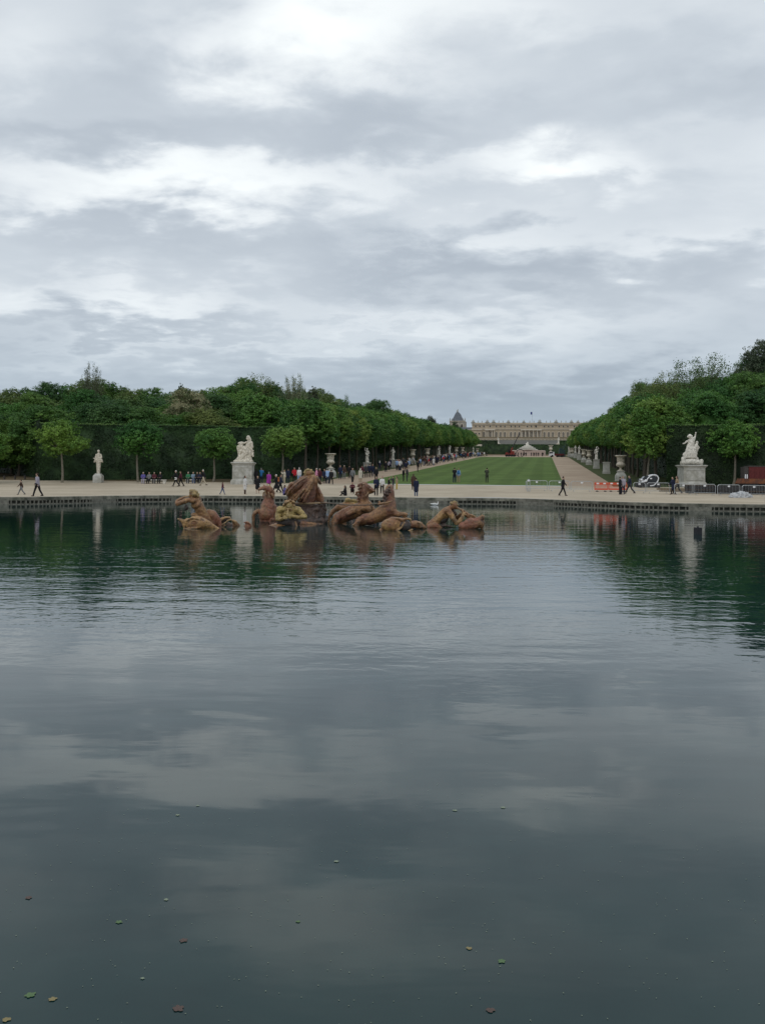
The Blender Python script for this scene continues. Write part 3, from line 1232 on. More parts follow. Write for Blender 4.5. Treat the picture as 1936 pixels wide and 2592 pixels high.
special(232, 146, 926, 'feather1', 'leaf_conifer', 'narrow dark tree top rising highest above the left wood', .40)
special(457, 150, 958, 'spire0', 'leaf_conifer', 'small dark pointed tree top above the blossoming tree', .45)
special(475, 128, 985, 'wood1', 'leaf_blossom', 'cream flowering tree among the green wood on the left', .95)
special(640, 150, 950, 'feather0', 'leaf_olive', 'round airy tree top left of the feathery pale tree', .95)
special(742, 150, 953, 'feather1', 'leaf_blossom', 'pale feathery tree with arching branches above the left wood', .66)
special(792, 148, 966, 'spire0', 'leaf_conifer', 'dark loose conical tree right of the feathery pale tree', .72)
special(955, 200, 1008, 'wood2', 'leaf_dark', 'rounded dark tree standing above the left avenue', .75)
special(868, 190, 1000, 'feather0', 'leaf_dark', 'thin twiggy tree top behind the left avenue', .4)
special(1088, 330, 1054, 'wood0', 'leaf_conifer', 'small dark round tree top before the chapel', .55)
special(1150, 420, 1060, 'spire0', 'leaf_conifer', 'dark tree in front of the chapel wall', .9)
special(1772, 146, 896, 'feather0', 'leaf_olive', 'wide feathery tree top above the right wood', 1.0)
special(1690, 150, 948, 'feather1', 'leaf_olive', 'low airy tree top left of the wide feathery one', .8)
special(1625, 150, 960, 'feather0', 'leaf_olive', 'brownish airy crown at the left shoulder of the right wood', .6)
special(1925, 140, 862, 'wood3', 'leaf_conifer', 'tallest dark tree at the right edge of the picture', .62)
special(1895, 142, 905, 'feather1', 'leaf_mid', 'loose dark green tree top beside the tallest right tree', .7)


# ------------------------------------------------------------------ hedges
def hedge(name, a, b, top_z, thick, label, dens=62, size=0.17, seg=2.0, leafm='leaf_hedge', cat='hedge', group=None, h_above=None,
          both=False):
    """clipped hedge from a to b; its front faces the basin"""
    rg = np.random.default_rng(int(abs(a[0] * 31 + a[1] * 7)))
    a, b = Vector(a), Vector(b)
    L = (b - a).length
    d = (b - a) / L
    nrm = Vector((d.y, -d.x))
    if nrm.y > 0 and abs(nrm.y) > .3:
        nrm = -nrm
    elif abs(nrm.y) <= .3:
        ax_ = v_of(*((a + b) / 2))
        if (nrm.dot(PX)) * ax_ > 0:
            nrm = -nrm
    root = empty(name, (a.x, a.y, gz(a.x, a.y)), 0, label, cat, group)
    z0 = gz(a.x, a.y)

    def tz(q):
        p = a + d * q
        return (top_z if h_above is None else gz(p.x, p.y) + h_above) - z0

    def bz(q):
        p = a + d * q
        return gz(p.x, p.y) - 0.2 - z0
    n = max(1, int(L / seg))
    vs, fs = [], []
    for i in range(n + 1):
        q = L * i / n
        p = d * q
        k = p - nrm * thick
        vs += [(p.x, p.y, bz(q)), (p.x, p.y, tz(q)), (k.x, k.y, tz(q)), (k.x, k.y, bz(q))]
        if i:
            m0 = (i - 1) * 4
            for j in range(3):
                fs.append((m0 + j, m0 + j + 1, m0 + j + 5, m0 + j + 4))
    fs += [(0, 1, 2, 3), (4 * n, 4 * n + 3, 4 * n + 2, 4 * n + 1)]
    cnt = int(L * (top_z if h_above is None else h_above) * dens)
    q = rg.uniform(0, L, cnt)
    tzq = np.array([tz(x) for x in np.linspace(0, L, 50)])
    bzq = np.array([bz(x) for x in np.linspace(0, L, 50)])
    ls = np.linspace(0, L, 50)
    tt, bb = np.interp(q, ls, tzq), np.interp(q, ls, bzq)
    z = bb + (tt - bb) * rg.uniform(0, 1, cnt)
    out_ = np.abs(rg.normal(0, .07, cnt)) + .02 + 0.07 * np.sin(q * 1.9 + z * 1.3) + 0.05 * np.sin(q * .7 - z * 2.1)
    c = np.stack([d.x * q + nrm.x * out_, d.y * q + nrm.y * out_, z], 1)
    nn = np.tile(np.array([nrm.x, nrm.y, .35]), (cnt, 1))
    ct = int(L * thick * dens * 1.2)
    q2 = rg.uniform(0, L, ct)
    th = rg.uniform(-.06, thick, ct)
    c2 = np.stack([d.x * q2 - nrm.x * th, d.y * q2 - nrm.y * th, np.interp(q2, ls, tzq) + np.abs(rg.normal(0, .05, ct))], 1)
    n2 = np.tile(np.array([0, 0, 1.0]), (ct, 1))
    v = leaf_quads(np.vstack([c, c2]), np.vstack([nn, n2]), size, rg, jitter=.5)
    obj('foliage', quads_mesh('foliage', v, (np.array(vs), np.array(fs))), M[leafm], root)
    if dens > 25:
        cs_ = int(L * 42)
        q3 = rg.uniform(0, L, cs_)
        c3 = np.stack([d.x * q3 + nrm.x * rg.uniform(.02, .20, cs_), d.y * q3 + nrm.y * rg.uniform(.02, .20, cs_),
                       np.interp(q3, ls, tzq) + rg.uniform(-.05, .16, cs_)], 1)
        v3 = leaf_quads(c3, np.tile(np.array([nrm.x * .5, nrm.y * .5, 1.0]), (cs_, 1)), size * .8, rg, jitter=.35)
        obj('top_shoots', quads_mesh('top_shoots', v3), M['leaf_mid'], root)
    return root


hedge('clipped_hedge', (-41.3, 114.2), (-12.4, 118.2), 8.35, 1.6, 'tall clipped dark hedge behind the herm and the left chestnuts')
hedge('clipped_hedge', (62, 96.5), (31.6, 105.6), 8.35, 1.6, 'tall clipped dark hedge behind the right marble group and container')
hedge('clipped_hedge', (-66, 155), (-42.5, 117.5), 9.0, 1.5, 'dark hedge running back at the far left beyond the three posts', dens=26,
      size=.19)
hedge('clipped_hedge', sv(119.5, -25.0), sv(400, -24.6), 8, 1.2, 'long clipped hedge behind the trunks of the left avenue', dens=9,
      size=.26, h_above=5.2)
hedge('clipped_hedge', sv(112.5, 25.0), sv(400, 24.6), 8, 1.2, 'long clipped hedge behind the trunks of the right avenue', dens=9,
      size=.26, h_above=5.2)
# parterre hedges round the far fountain
hedge('parterre_hedge', sv(470, -62), sv(470, -20), 8, 3, 'low dark hedge left of the far tiered fountain', dens=4, size=.4,
      h_above=4.2)
hedge('parterre_hedge', sv(482, -21), sv(482, 40), 8, 3, 'dark hedge directly behind the far tiered fountain', dens=4, size=.4,
      h_above=5.0)
hedge('parterre_hedge', sv(540, -74), sv(540, -17.5), 8, 3, 'upper dark hedge below the left part of the palace', dens=3, size=.5,
      h_above=6.4)
hedge('parterre_hedge', sv(455, 24), sv(455, 60), 8, 2, 'low dark hedge right of the far tiered fountain', dens=4, size=.4,
      h_above=3.4)
hedge('parterre_hedge', sv(540, 17), sv(540, 74), 8, 3, 'upper dark hedge below the right part of the palace', dens=3, size=.5,
      h_above=6.4)
# ------------------------------------------------------------------ lead sculptures of the basin
REG = {'A': (440, 1220, 8.26), 'B': (630, 1170, 7.867), 'C': (820, 1200, 6.883), 'D': (1050, 1240, 8.26)}


class Fig:
    """figure sculpted from limbs measured on the picture, at a distance of its own and with real depth"""
    def __init__(self, reg, D, cx):
        self.o = REG[reg]
        self.D = D
        self.k = D / FPX / self.o[2]          # metres per picture unit
        p = self.pt(cx, 0, 0)
        self.base = Vector((p.x, D, 0))
        self.s = SC()

    def pt(self, x, y, d):
        px, py = self.o[0] + x / self.o[2], self.o[1] + y / self.o[2]
        q = P(px, py, self.D)
        return Vector((q.x, self.D + d, q.z))

    def L(self, x, y, d):
        return self.pt(x, y, d) - self.base

    def limb(self, *a):
        self.s.limb([(self.L(x, y, d), r * self.k) for x, y, d, r in a])
        return self

    def ell(self, x, y, d, rx, rz, ry=None, rot=None):
        k = self.k
        self.s.ell(self.L(x, y, d), (rx * k, (ry if ry is not None else rx) * k, rz * k), rot)
        return self

    def new(self):
        self.s = SC()
        return self

    def done(self, name, m, parent=None, voxel=.035, smooth=3, disp=.02, dscale=.22, loc=None):
        o = self.s.build(name, M[m], parent, loc, voxel=voxel, smooth=smooth, disp=disp, dscale=dscale)
        self.s = SC()
        return o


GRP = 'lead sculptures of the basin fountain'
# --- left triton blowing a conch
f = Fig('A', 41.6, 560)
root = empty('triton_statue', f.base, 0, 'gilded lead triton at the far left blowing a conch held up in both arms', 'statue', GRP)
f.limb((455, 400, 0, 100), (545, 580, .1, 112), (620, 740, .2, 118), (700, 870, .25, 95))
f.limb((400, 380, -.12, 62), (510, 350, .16, 60), (520, 520, .1, 70))
f.ell(470, 470, -.05, 112, 100, 90)
f.limb((500, 380, .1, 70), (590, 560, .15, 50))
f.limb((430, 385, -.2, 64), (330, 375, -.28, 54), (270, 395, -.32, 60), (180, 430, -.32, 52), (100, 460, -.3, 44))
f.limb((100, 455, -.3, 46), (85, 400, -.2, 38), (150, 350, -.05, 32), (215, 325, 0, 28))
f.limb((500, 350, .25, 52), (330, 310, .3, 40), (220, 320, .2, 30))
f.limb((445, 330, 0, 62), (425, 255, 0, 74))
f.ell(408, 248, -.02, 78, 84, 72)
f.ell(345, 290, -.02, 26, 32)
f.limb((410, 690, .0, 50), (520, 740, .1, 80))
for dx, dy in ((-12, -12), (8, -22), (-4, 8)):
    f.ell(215 + dx, 325 + dy, -.02, 15, 13)
f.done('figure', 'lead_ochre', root, voxel=.026, smooth=2, disp=.045, dscale=.16)
for x, y, r in ((365, 200, 34), (350, 225, 22), (410, 215, 38), (450, 235, 48), (480, 280, 42), (440, 280, 50), (385, 240, 34), (498, 315, 30),
                (428, 200, 26), (335, 260, 20)):
    f.ell(x + 4, y - 18, random.uniform(-.16, .02), r * 1.3, r * 1.05)
f.done('hair', 'lead_yellow', root, voxel=.026, smooth=1, disp=.05, dscale=.07)
f.limb((330, 300, -.02, 14), (250, 350, 0, 30), (150, 380, .1, 44), (80, 420, .1, 30))
f.ell(240, 545, .15, 52, 66)
f.limb((240, 480, .15, 26), (250, 540, .15, 44))
f.done('conch', 'lead_dark', root, disp=.03)
f.limb((690, 640, .45, 70), (760, 700, .45, 112), (840, 790, .5, 96), (900, 860, .5, 60), (920, 930, .5, 50))
f.limb((660, 760, .4, 80), (760, 860, .45, 100))
f.done('haunch', 'lead_red', root, disp=.02)

# tail fins of the left triton
f = Fig('A', 42.4, 1120)
root = empty('fish_tail', f.base, 0, 'curled forked fish tail in the water right of the left triton', 'statue', GRP)
f.limb((880, 900, 0, 44), (950, 820, 0, 40), (1000, 770, .1, 34), (1100, 745, .2, 20), (1180, 775, .2, 14))
f.limb((980, 905, -.1, 12), (1060, 870, -.1, 20), (1140, 800, -.1, 16), (1200, 785, -.1, 18), (1290, 830, -.1, 34), (1340, 920, 0, 50),
       (1360, 990, 0, 50))
f.limb((1010, 710, .3, 8), (1060, 735, .3, 14), (1150, 730, .3, 12), (1190, 790, .1, 14))
f.limb((1230, 830, 0, 20), (1270, 900, 0, 36), (1260, 970, 0, 40))
f.limb((880, 900, 0, 50), (900, 990, 0, 60))
f.limb((1000, 900, .2, 30), (1080, 950, .2, 40), (1250, 970, .2, 40))
f.done('tail', 'lead_ochre', root, voxel=.028, disp=.02, dscale=.12)
f.limb((980, 830, .25, 40), (1100, 790, .3, 40))
f.limb((1130, 900, .2, 60), (1180, 930, .2, 60))
f.done('fin', 'lead_dark', root, voxel=.035, disp=.03)


def dolphin(reg, D, cx, label, parts):
    f_ = Fig(reg, D, cx)
    r_ = empty('dolphin_statue', f_.base, 0, label, 'statue', GRP)
    parts(f_, r_)


def d_left(f, r):
    f.ell(470, 880, 0, 235, 160, 170)
    f.limb((560, 880, .1, 140), (700, 920, .2, 100), (830, 960, .3, 45), (900, 1000, .3, 40))
    f.limb((300, 850, 0, 100), (250, 870, 0, 62), (230, 890, 0, 50))
    f.limb((250, 850, -.05, 44), (180, 800, -.1, 34), (95, 765, -.12, 18))
    f.limb((180, 800, -.1, 30), (225, 900, -.1, 34), (230, 955, -.1, 22))
    f.limb((235, 965, -.3, 15), (360, 965, -.36, 20), (520, 955, -.34, 16))
    for x in (385, 430, 480, 530, 575):
        f.limb((x - 18, 725 + abs(x - 470) * .12, -.02, 14), (x + 22, 715 + abs(x - 470) * .15, 0, 16))
    f.limb((290, 800, -.22, 14), (400, 745, -.26, 18), (520, 760, -.26, 16), (640, 830, -.2, 14), (690, 920, -.1, 12))
    f.done('dolphin_body', 'lead_ochre', r, voxel=.026, smooth=2, disp=.05, dscale=.16)
    f.ell(460, 855, -.30, 46, 44, 24)
    f.limb((400, 830, -.30, 12), (430, 805, -.33, 13), (490, 805, -.33, 13), (520, 850, -.3, 12), (490, 900, -.3, 12), (430, 900, -.3, 12),
           (400, 860, -.3, 12))
    f.done('eye', 'lead_brown', r, voxel=.022, disp=.0)
    f.limb((150, 860, .05, 44), (220, 900, .02, 48), (330, 990, -.1, 50))
    f.limb((110, 830, 0, 26), (140, 930, 0, 30))
    f.done('mouth', 'lead_dark', r, disp=.02)


dolphin('A', 39.9, 480, 'large dolphin head with gaping mouth before the left triton', d_left)

f = Fig('A', 42.0, 1545)
root = empty('fish_fin', f.base, 0, 'small round red fin sticking out of the water alone', 'statue', GRP)
f.ell(1550, 935, 0, 78, 92, 34)
f.limb((1465, 850, 0, 14), (1540, 835, -.04, 20), (1610, 880, -.04, 16), (1620, 960, 0, 16))
f.limb((1420, 1000, 0, 14), (1500, 990, 0, 20), (1600, 1000, 0, 30))
f.done('fin', 'lead_red', root, voxel=.024, disp=.015, dscale=.1)

# --- horse seen from behind, left of the chariot
f = Fig('B', 47.5, 370)
root = empty('horse_statue', f.base, 0, 'red lead horse rearing left of the chariot with its muzzle turned left', 'statue', GRP)
f.ell(350, 1040, 0, 165, 185, 190).ell(370, 900, .1, 150, 150, 170)
f.limb((360, 1180, 0, 150), (380, 850, .1, 135), (385, 760, .1, 112), (395, 640, .1, 92), (400, 580, .05, 78))
f.limb((400, 560, 0, 70), (340, 520, -.1, 58), (280, 515, -.2, 38), (225, 535, -.3, 28), (205, 548, -.3, 20))
f.limb((300, 440, -.1, 12), (315, 490, -.1, 26))
f.limb((490, 900, .1, 70), (540, 1050, .1, 70), (500, 1150, 0, 66))
f.limb((200, 950, -.1, 30), (130, 1010, -.2, 42), (100, 1060, -.2, 34), (100, 1200, -.2, 28))
f.done('horse_body', 'lead_red', root, voxel=.032, smooth=2, disp=.06, dscale=.30)
f.ell(300, 530, -.34, 13, 12)
for a in (((360, 480, 0, 26), (440, 520, 0, 36), (480, 600, 0, 38), (490, 700, 0, 26)),
          ((420, 470, 0, 14), (455, 530, 0, 18), (505, 600, -.05, 14)), ((330, 560, -.2, 14), (350, 640, -.2, 20)),
          ((400, 600, -.2, 18), (420, 700, -.22, 16)), ((300, 600, -.15, 16), (290, 700, -.15, 14)), ((460, 640, -.1, 26), (505, 720, -.1, 14))):
    f.limb(*a)
f.done('mane', 'lead_brown', root, voxel=.026, smooth=1, disp=.04, dscale=.1)
f.limb((470, 1140, -.3, 46), (420, 1180, -.35, 20), (360, 1210, -.35, 12))
f.done('tail', 'lead_red', root, voxel=.024)

# --- god driving the chariot, seen from the back
f = Fig('B', 45.4, 1190)
root = empty('chariot_statue', f.base, 0, 'driver god in a streaming cloak standing in the round dark chariot', 'statue', GRP)
f.limb((1150, 380, 0, 120), (1260, 380, 0, 115))
f.limb((1050, 350, .05, 75), (1200, 330, .0, 85), (1330, 335, 0, 72))
f.limb((1215, 400, 0, 135), (1240, 560, 0, 110), (1200, 720, 0, 135), (1150, 800, 0, 150))
f.limb((1320, 400, 0, 60), (1290, 560, .05, 60), (1230, 720, .1, 90))
f.limb((1225, 330, 0, 52), (1210, 255, 0, 52))
f.limb((1330, 335, .1, 46), (1375, 370, .4, 38), (1400, 420, .8, 30))
f.ell(1200, 215, 0, 76, 76, 78)
f.ell(1290, 225, .15, 30, 36)
f.done('figure', 'lead_brown', root, voxel=.030, smooth=2, disp=.045, dscale=.2)
for x, y, r in ((1130, 170, 30), (1180, 150, 40), (1240, 165, 36), (1110, 210, 30), (1120, 260, 34), (1270, 200, 30), (1150, 300, 26),
                (1290, 250, 24), (1255, 270, 26), (1180, 240, 62)):
    f.ell(x, y, random.uniform(-.1, .05), r, r * .85)
f.done('hair', 'lead_yellow', root, voxel=.03, smooth=1, disp=.06, dscale=.09)
rgf = random.Random(3)
folds = [((1290, 275), (1240, 380), (1100, 560), (960, 730), (880, 800)),
         ((1270, 290), (1190, 400), (1060, 560), (900, 700), (830, 745)),
         ((1290, 270), (1270, 390), (1180, 560), (1080, 700), (1020, 770)),
         ((1230, 290), (1120, 380), (980, 500), (860, 620), (815, 720)),
         ((1160, 290), (1040, 370), (930, 460), (840, 560), (790, 650)),
         ((1100, 310), (1000, 360), (900, 430), (840, 480), (780, 590)),
         ((1300, 290), (1260, 480), (1190, 640), (1130, 760), (1100, 790)),
         ((960, 400), (900, 430), (850, 440), (810, 520), (765, 600))]
for i, pl in enumerate(folds):
    f.limb(*[(x, y, -.30 - .34 * math.sin(PI * j / 4.2) + (.16 if i % 2 else -.06), (20 + 4.5 * j) * (1.25 if i % 2 else .9)) for j, (x, y) in enumerate(pl)])
f.limb((1080, 430, .05, 95), (980, 560, 0, 95), (900, 660, .05, 70))
f.limb((1150, 480, .05, 100), (1080, 640, 0, 90))
f.limb((820, 430, -.1, 26), (860, 420, -.1, 34), (900, 440, -.1, 30))
f.done('cloak', 'lead_brown', root, voxel=.028, smooth=1, disp=.05, dscale=.16)
for i, pl in enumerate((((1355, 470), (1400, 570), (1440, 680), (1455, 780)), ((1340, 500), (1370, 620), (1400, 760)),
                        ((1320, 520), (1340, 640), (1360, 770)), ((1375, 500), (1430, 620), (1470, 740)))):
    f.limb(*[(x, y, .05 + .05 * i, 20 + 6 * j) for j, (x, y) in enumerate(pl)])
f.done('cloak_end', 'lead_brown', root, voxel=.03, smooth=2, disp=.03, dscale=.14)
k = f.k
ctr = f.L(1185, 1000, 0)
rimz, botz = f.L(1185, 815, 0).z, -.3
cb = MB()
CR = .74
prof_c = [(.0, botz), (CR * 1.08, botz), (CR * 1.10, .15), (CR * .96, .28), (CR * .90, .55), (CR * .92, .8), (CR, rimz - .1), (CR * 1.02, rimz - .05)]
cb.lathe(prof_c, (ctr.x + .05, .15, 0), 28, 1, .8)
for i in range(26):
    a = 2 * PI * i / 26
    rr = CR * .97
    cb.tube((ctr.x + .05 + rr * math.cos(a), .15 + rr * .8 * math.sin(a), .1),
            (ctr.x + .05 + (rr - .06) * math.cos(a), .15 + (rr - .06) * .8 * math.sin(a), rimz - .1), .05, .035, 5)
f.s = SC()
f.s.b = cb
for _ in range(18):
    a = rgf.uniform(PI, 2 * PI)
    z_ = rgf.uniform(.25, rimz - .25)
    a2, z2 = a + rgf.uniform(-.35, .35), z_ + rgf.uniform(-.3, .3)
    f.s.cap((ctr.x + .05 + CR * .93 * math.cos(a), .15 + CR * .93 * .8 * math.sin(a), z_), rgf.uniform(.05, .11), (ctr.x + .05 + CR * .93 * math.cos(a2), .15 + CR * .93 * .8 * math.sin(a2), z2), .04)
f.done('chariot_body', 'lead_dark', root, voxel=.04, smooth=1, disp=.05, dscale=.16)
rm = MB()
rp = [Vector((ctr.x + .05 + (CR + .04) * math.cos(a), .15 + (CR + .04) * .8 * math.sin(a), rimz + .03 * math.cos(a))) for a in
      np.linspace(0, 2 * PI, 30)]
rm.path(rp, .045, 6)
rm.build('chariot_rim', M['lead_red'], root, True)
for x, y, r in ((1490, 850, 50), (1515, 930, 40), (1500, 1000, 44), (1530, 1100, 50), (1510, 1200, 60), (1470, 780, 34)):
    f.ell(x, y, .1, r, r)
f.limb((1450, 1240, 0, 60), (1540, 1150, 0, 40))
f.done('wheel_ornament', 'lead_dark', root, voxel=.036, smooth=1, disp=.06, dscale=.12)
f.limb((950, 1240, -.9, 66), (1100, 1210, -1.0, 60), (1300, 1230, -.9, 50), (1480, 1260, -.5, 50))
f.done('wave_base', 'lead_brown', root, disp=.06, dscale=.2)

# --- centre triton facing the viewer
f = Fig('B', 43.2, 810)
root = empty('triton_statue', f.base, 0, 'yellow gilded bearded triton in the middle, both hands at its trumpet, facing the viewer', 'statue', GRP)
f.ell(800, 1030, .12, 170, 150, 120)
f.limb((625, 945, 0, 72), (800, 930, .1, 80), (985, 955, 0, 74))
f.limb((620, 940, 0, 72), (590, 1030, 0, 64), (585, 1120, -.1, 56))
f.limb((585, 1120, -.1, 52), (640, 1135, -.25, 44), (700, 1115, -.35, 34), (735, 1075, -.4, 28))
f.limb((985, 955, 0, 72), (1060, 1020, -.05, 60), (1125, 1085, -.12, 48))
f.limb((1125, 1085, -.12, 46), (1000, 1095, -.3, 42), (900, 1080, -.38, 38), (830, 1050, -.4, 32))
f.limb((805, 960, .05, 60), (808, 890, -.02, 60))
f.ell(806, 875, -.08, 66, 74, 66)
f.ell(806, 885, -.32, 14, 20, 18)
f.ell(775, 862, -.29, 14, 9, 8).ell(838, 862, -.29, 14, 9, 8)
for i in range(5):
    f.limb((735 - i * 8, 1075 + i * 12, -.42, 11), (770 - i * 6, 1060 + i * 14, -.5, 9), (785, 1085 + i * 10, -.52, 8))
    f.limb((835 + i * 6, 1040 + i * 10, -.45, 11), (800 + i * 3, 1045 + i * 12, -.54, 9), (785, 1065 + i * 10, -.55, 8))
f.done('figure', 'lead_yellow', root, voxel=.026, smooth=1, disp=.045, dscale=.15)
for i in range(30):
    a = rgf.uniform(-.25, PI + .25)
    rr = rgf.uniform(70, 112)
    f.ell(806 + rr * 1.05 * math.cos(a), 845 - rr * .85 * math.sin(a), rgf.uniform(-.14, .12), rgf.uniform(18, 34), rgf.uniform(14, 28))
f.ell(806, 840, .06, 92, 84, 80)
for i in range(9):
    f.limb((760 + i * 12, 925, -.22, 15), (758 + i * 13, 965 + rgf.uniform(-14, 14), -.2, 9))
f.done('hair', 'lead_ochre', root, voxel=.024, smooth=1, disp=.05, dscale=.07)
f.limb((798, 925, -.34, 12), (790, 990, -.42, 22), (800, 1060, -.5, 34), (840, 1105, -.5, 20))
f.done('trumpet', 'lead_yellow', root, voxel=.022, smooth=1, disp=.0)
f.ell(800, 1190, .1, 240, 120, 170)
f.limb((860, 1140, -.1, 80), (920, 1290, -.15, 60), (930, 1400, -.2, 60))
f.limb((600, 1170, .0, 50), (760, 1230, 0, 90))
f.done('shell', 'lead_dark', root, voxel=.04, disp=.06, dscale=.2)
f.ell(570, 1320, -.1, 250, 95, 130)
f.limb((380, 1310, 0, 46), (360, 1360, 0, 40))
f.limb((110, 1330, -.1, 14), (190, 1345, -.1, 24), (290, 1355, -.1, 14), (360, 1320, -.1, 26))
f.limb((420, 1290, 0, 20), (540, 1230, .05, 22))
f.done('fish_body', 'lead_brown', root, voxel=.036, disp=.04, dscale=.15)
f.limb((930, 1180, -.2, 24), (960, 1260, -.25, 26), (925, 1350, -.25, 24))
f.done('ribbon', 'lead_red', root, voxel=.03)

f = Fig('B', 42.8, 1330)
root = empty('fish_fin', f.base, 0, 'flat reddish fin with a thin spout lying before the chariot', 'statue', GRP)
f.ell(1250, 1340, 0, 90, 72, 60)
f.limb((1200, 1280, 0, 16), (1290, 1310, 0, 26), (1400, 1340, 0, 18), (1500, 1325, 0, 18), (1560, 1330, 0, 26))
f.limb((1560, 1330, 0, 22), (1540, 1365, 0, 14))
f.done('fin', 'lead_red', root, voxel=.024, disp=.015, dscale=.1)

# --- far horse behind, only back and leg show
f = Fig('C', 47.2, 380)
root = empty('horse_statue', f.base, 0, 'orange brown horse lying behind the other two, only its back showing', 'statue', GRP)
f.limb((300, 580, 0, 76), (420, 560, 0, 80), (540, 580, 0, 80))
f.limb((300, 600, 0, 62), (330, 800, 0, 70))
f.limb((250, 570, -.05, 50), (160, 650, -.05, 42), (90, 750, -.05, 30), (60, 900, -.05, 28))
f.done('horse_body', 'lead_ochre', root, disp=.015)
f.ell(415, 455, 0, 56, 46, 50)
f.limb((340, 500, 0, 16), (440, 505, 0, 20), (560, 505, 0, 18), (620, 470, 0, 22))
f.limb((470, 450, 0, 22), (580, 465, 0, 26))
f.done('harness_shell', 'lead_yellow', root, voxel=.028, disp=.03, dscale=.12)

# --- middle horse, head turned right
f = Fig('C', 45.2, 520)
root = empty('horse_statue', f.base, 0, 'brown horse in the middle of the team, curly mane, head turned to the right', 'statue', GRP)
f.limb((740, 560, 0, 112), (660, 610, 0, 128), (520, 660, 0, 128), (380, 710, 0, 124), (270, 760, 0, 106), (200, 850, 0, 80))
f.limb((740, 590, 0, 105), (700, 500, 0, 96), (700, 400, 0, 82), (710, 300, 0, 74), (715, 230, 0, 66))
f.limb((715, 215, 0, 62), (770, 240, -.02, 54), (830, 275, -.03, 38), (870, 290, -.04, 28))
f.limb((760, 260, 0, 50), (790, 320, 0, 34), (850, 310, 0, 24))
f.limb((795, 215, -.1, 12), (775, 180, -.1, 9)).ell(800, 255, -.26, 15, 13).ell(868, 292, -.16, 13, 11)
f.limb((770, 330, -.2, 16), (720, 380, -.22, 22), (700, 430, -.2, 20))
f.limb((770, 620, -.30, 60), (690, 600, -.42, 44)).limb((520, 640, -.45, 50), (420, 690, -.48, 44))
f.limb((230, 760, -.25, 72), (190, 850, -.3, 66), (170, 960, -.3, 60))
f.limb((820, 600, .1, 60), (900, 680, .2, 40), (930, 800, .2, 34))
f.done('horse_body', 'lead_brown', root, voxel=.032, smooth=2, disp=.055, dscale=.30)
for x, y, r in ((700, 165, 40), (650, 175, 36), (605, 185, 26), (580, 215, 18), (640, 230, 36), (610, 260, 26), (650, 290, 36), (600, 310, 30),
                (565, 320, 22), (640, 350, 36), (590, 370, 26), (545, 365, 14), (620, 410, 34), (590, 440, 26), (745, 165, 26),
                (660, 400, 44), (560, 350, 18), (600, 470, 28)):
    f.ell(x, y, random.uniform(-.14, .05), r, r * .8)
f.limb((690, 180, -.2, 26), (700, 300, -.24, 34), (690, 420, -.22, 22))
f.done('mane', 'lead_brown', root, voxel=.028, smooth=1, disp=.06, dscale=.08)
rn = MB()
rn.path([f.L(-230, 480, .2), f.L(100, 505, -.4), f.L(400, 530, -.6), f.L(620, 535, -.7), f.L(800, 530, -.6), f.L(980, 500, -.9)], .028, 6)
rn.build('rein', M['lead_dark'], root, True)

# --- right horse, head up and away
f = Fig('C', 43.8, 900)
root = empty('horse_statue', f.base, 0, 'right horse of the team stretching its thick neck up, seen from behind', 'statue', GRP)
f.limb((1130, 620, 0, 140), (1070, 660, 0, 140), (960, 720, 0, 128), (840, 770, 0, 110), (720, 790, 0, 104), (640, 820, 0, 84))
f.limb((1130, 640, 0, 145), (1150, 560, .05, 116), (1135, 440, .1, 106), (1130, 330, .12, 100), (1140, 260, .15, 72))
f.limb((1140, 250, .2, 60), (1160, 220, .5, 50), (1170, 260, .8, 36))
f.limb((1120, 215, .1, 14), (1112, 185, .1, 8)).limb((1170, 210, .1, 14), (1182, 182, .1, 8))
f.limb((1130, 740, 0, 110), (1060, 760, .1, 90))
f.limb((620, 800, -.2, 66), (580, 850, -.3, 52), (560, 930, -.3, 50))
f.limb((580, 830, -.4, 16), (520, 870, -.4, 14), (500, 890, -.4, 10))
f.limb((1190, 660, -.1, 86), (1290, 700, -.2, 50), (1370, 695, -.25, 40), (1430, 700, -.25, 34), (1400, 750, -.25, 28))
f.done('horse_body', 'lead_brown', root, voxel=.032, smooth=2, disp=.055, dscale=.30)
for x, y, r in ((1140, 225, 26), (1120, 270, 34), (1090, 300, 40), (1060, 340, 34), (1100, 350, 36), (1050, 400, 36), (1080, 430, 32), (1040, 450, 28),
                (1060, 480, 24), (1150, 310, 26), (1130, 260, 26)):
    f.ell(x, y, random.uniform(-.2, -.1), r, r * .8)
f.done('mane', 'lead_dark', root, voxel=.028, smooth=1, disp=.06, dscale=.08)
f.limb((960, 520, -.3, 26), (1080, 500, -.42, 22), (1180, 470, -.35, 14))
f.ell(965, 475, -.25, 26, 14).ell(955, 520, -.3, 14, 30)
f.done('collar', 'lead_red', root, voxel=.026)


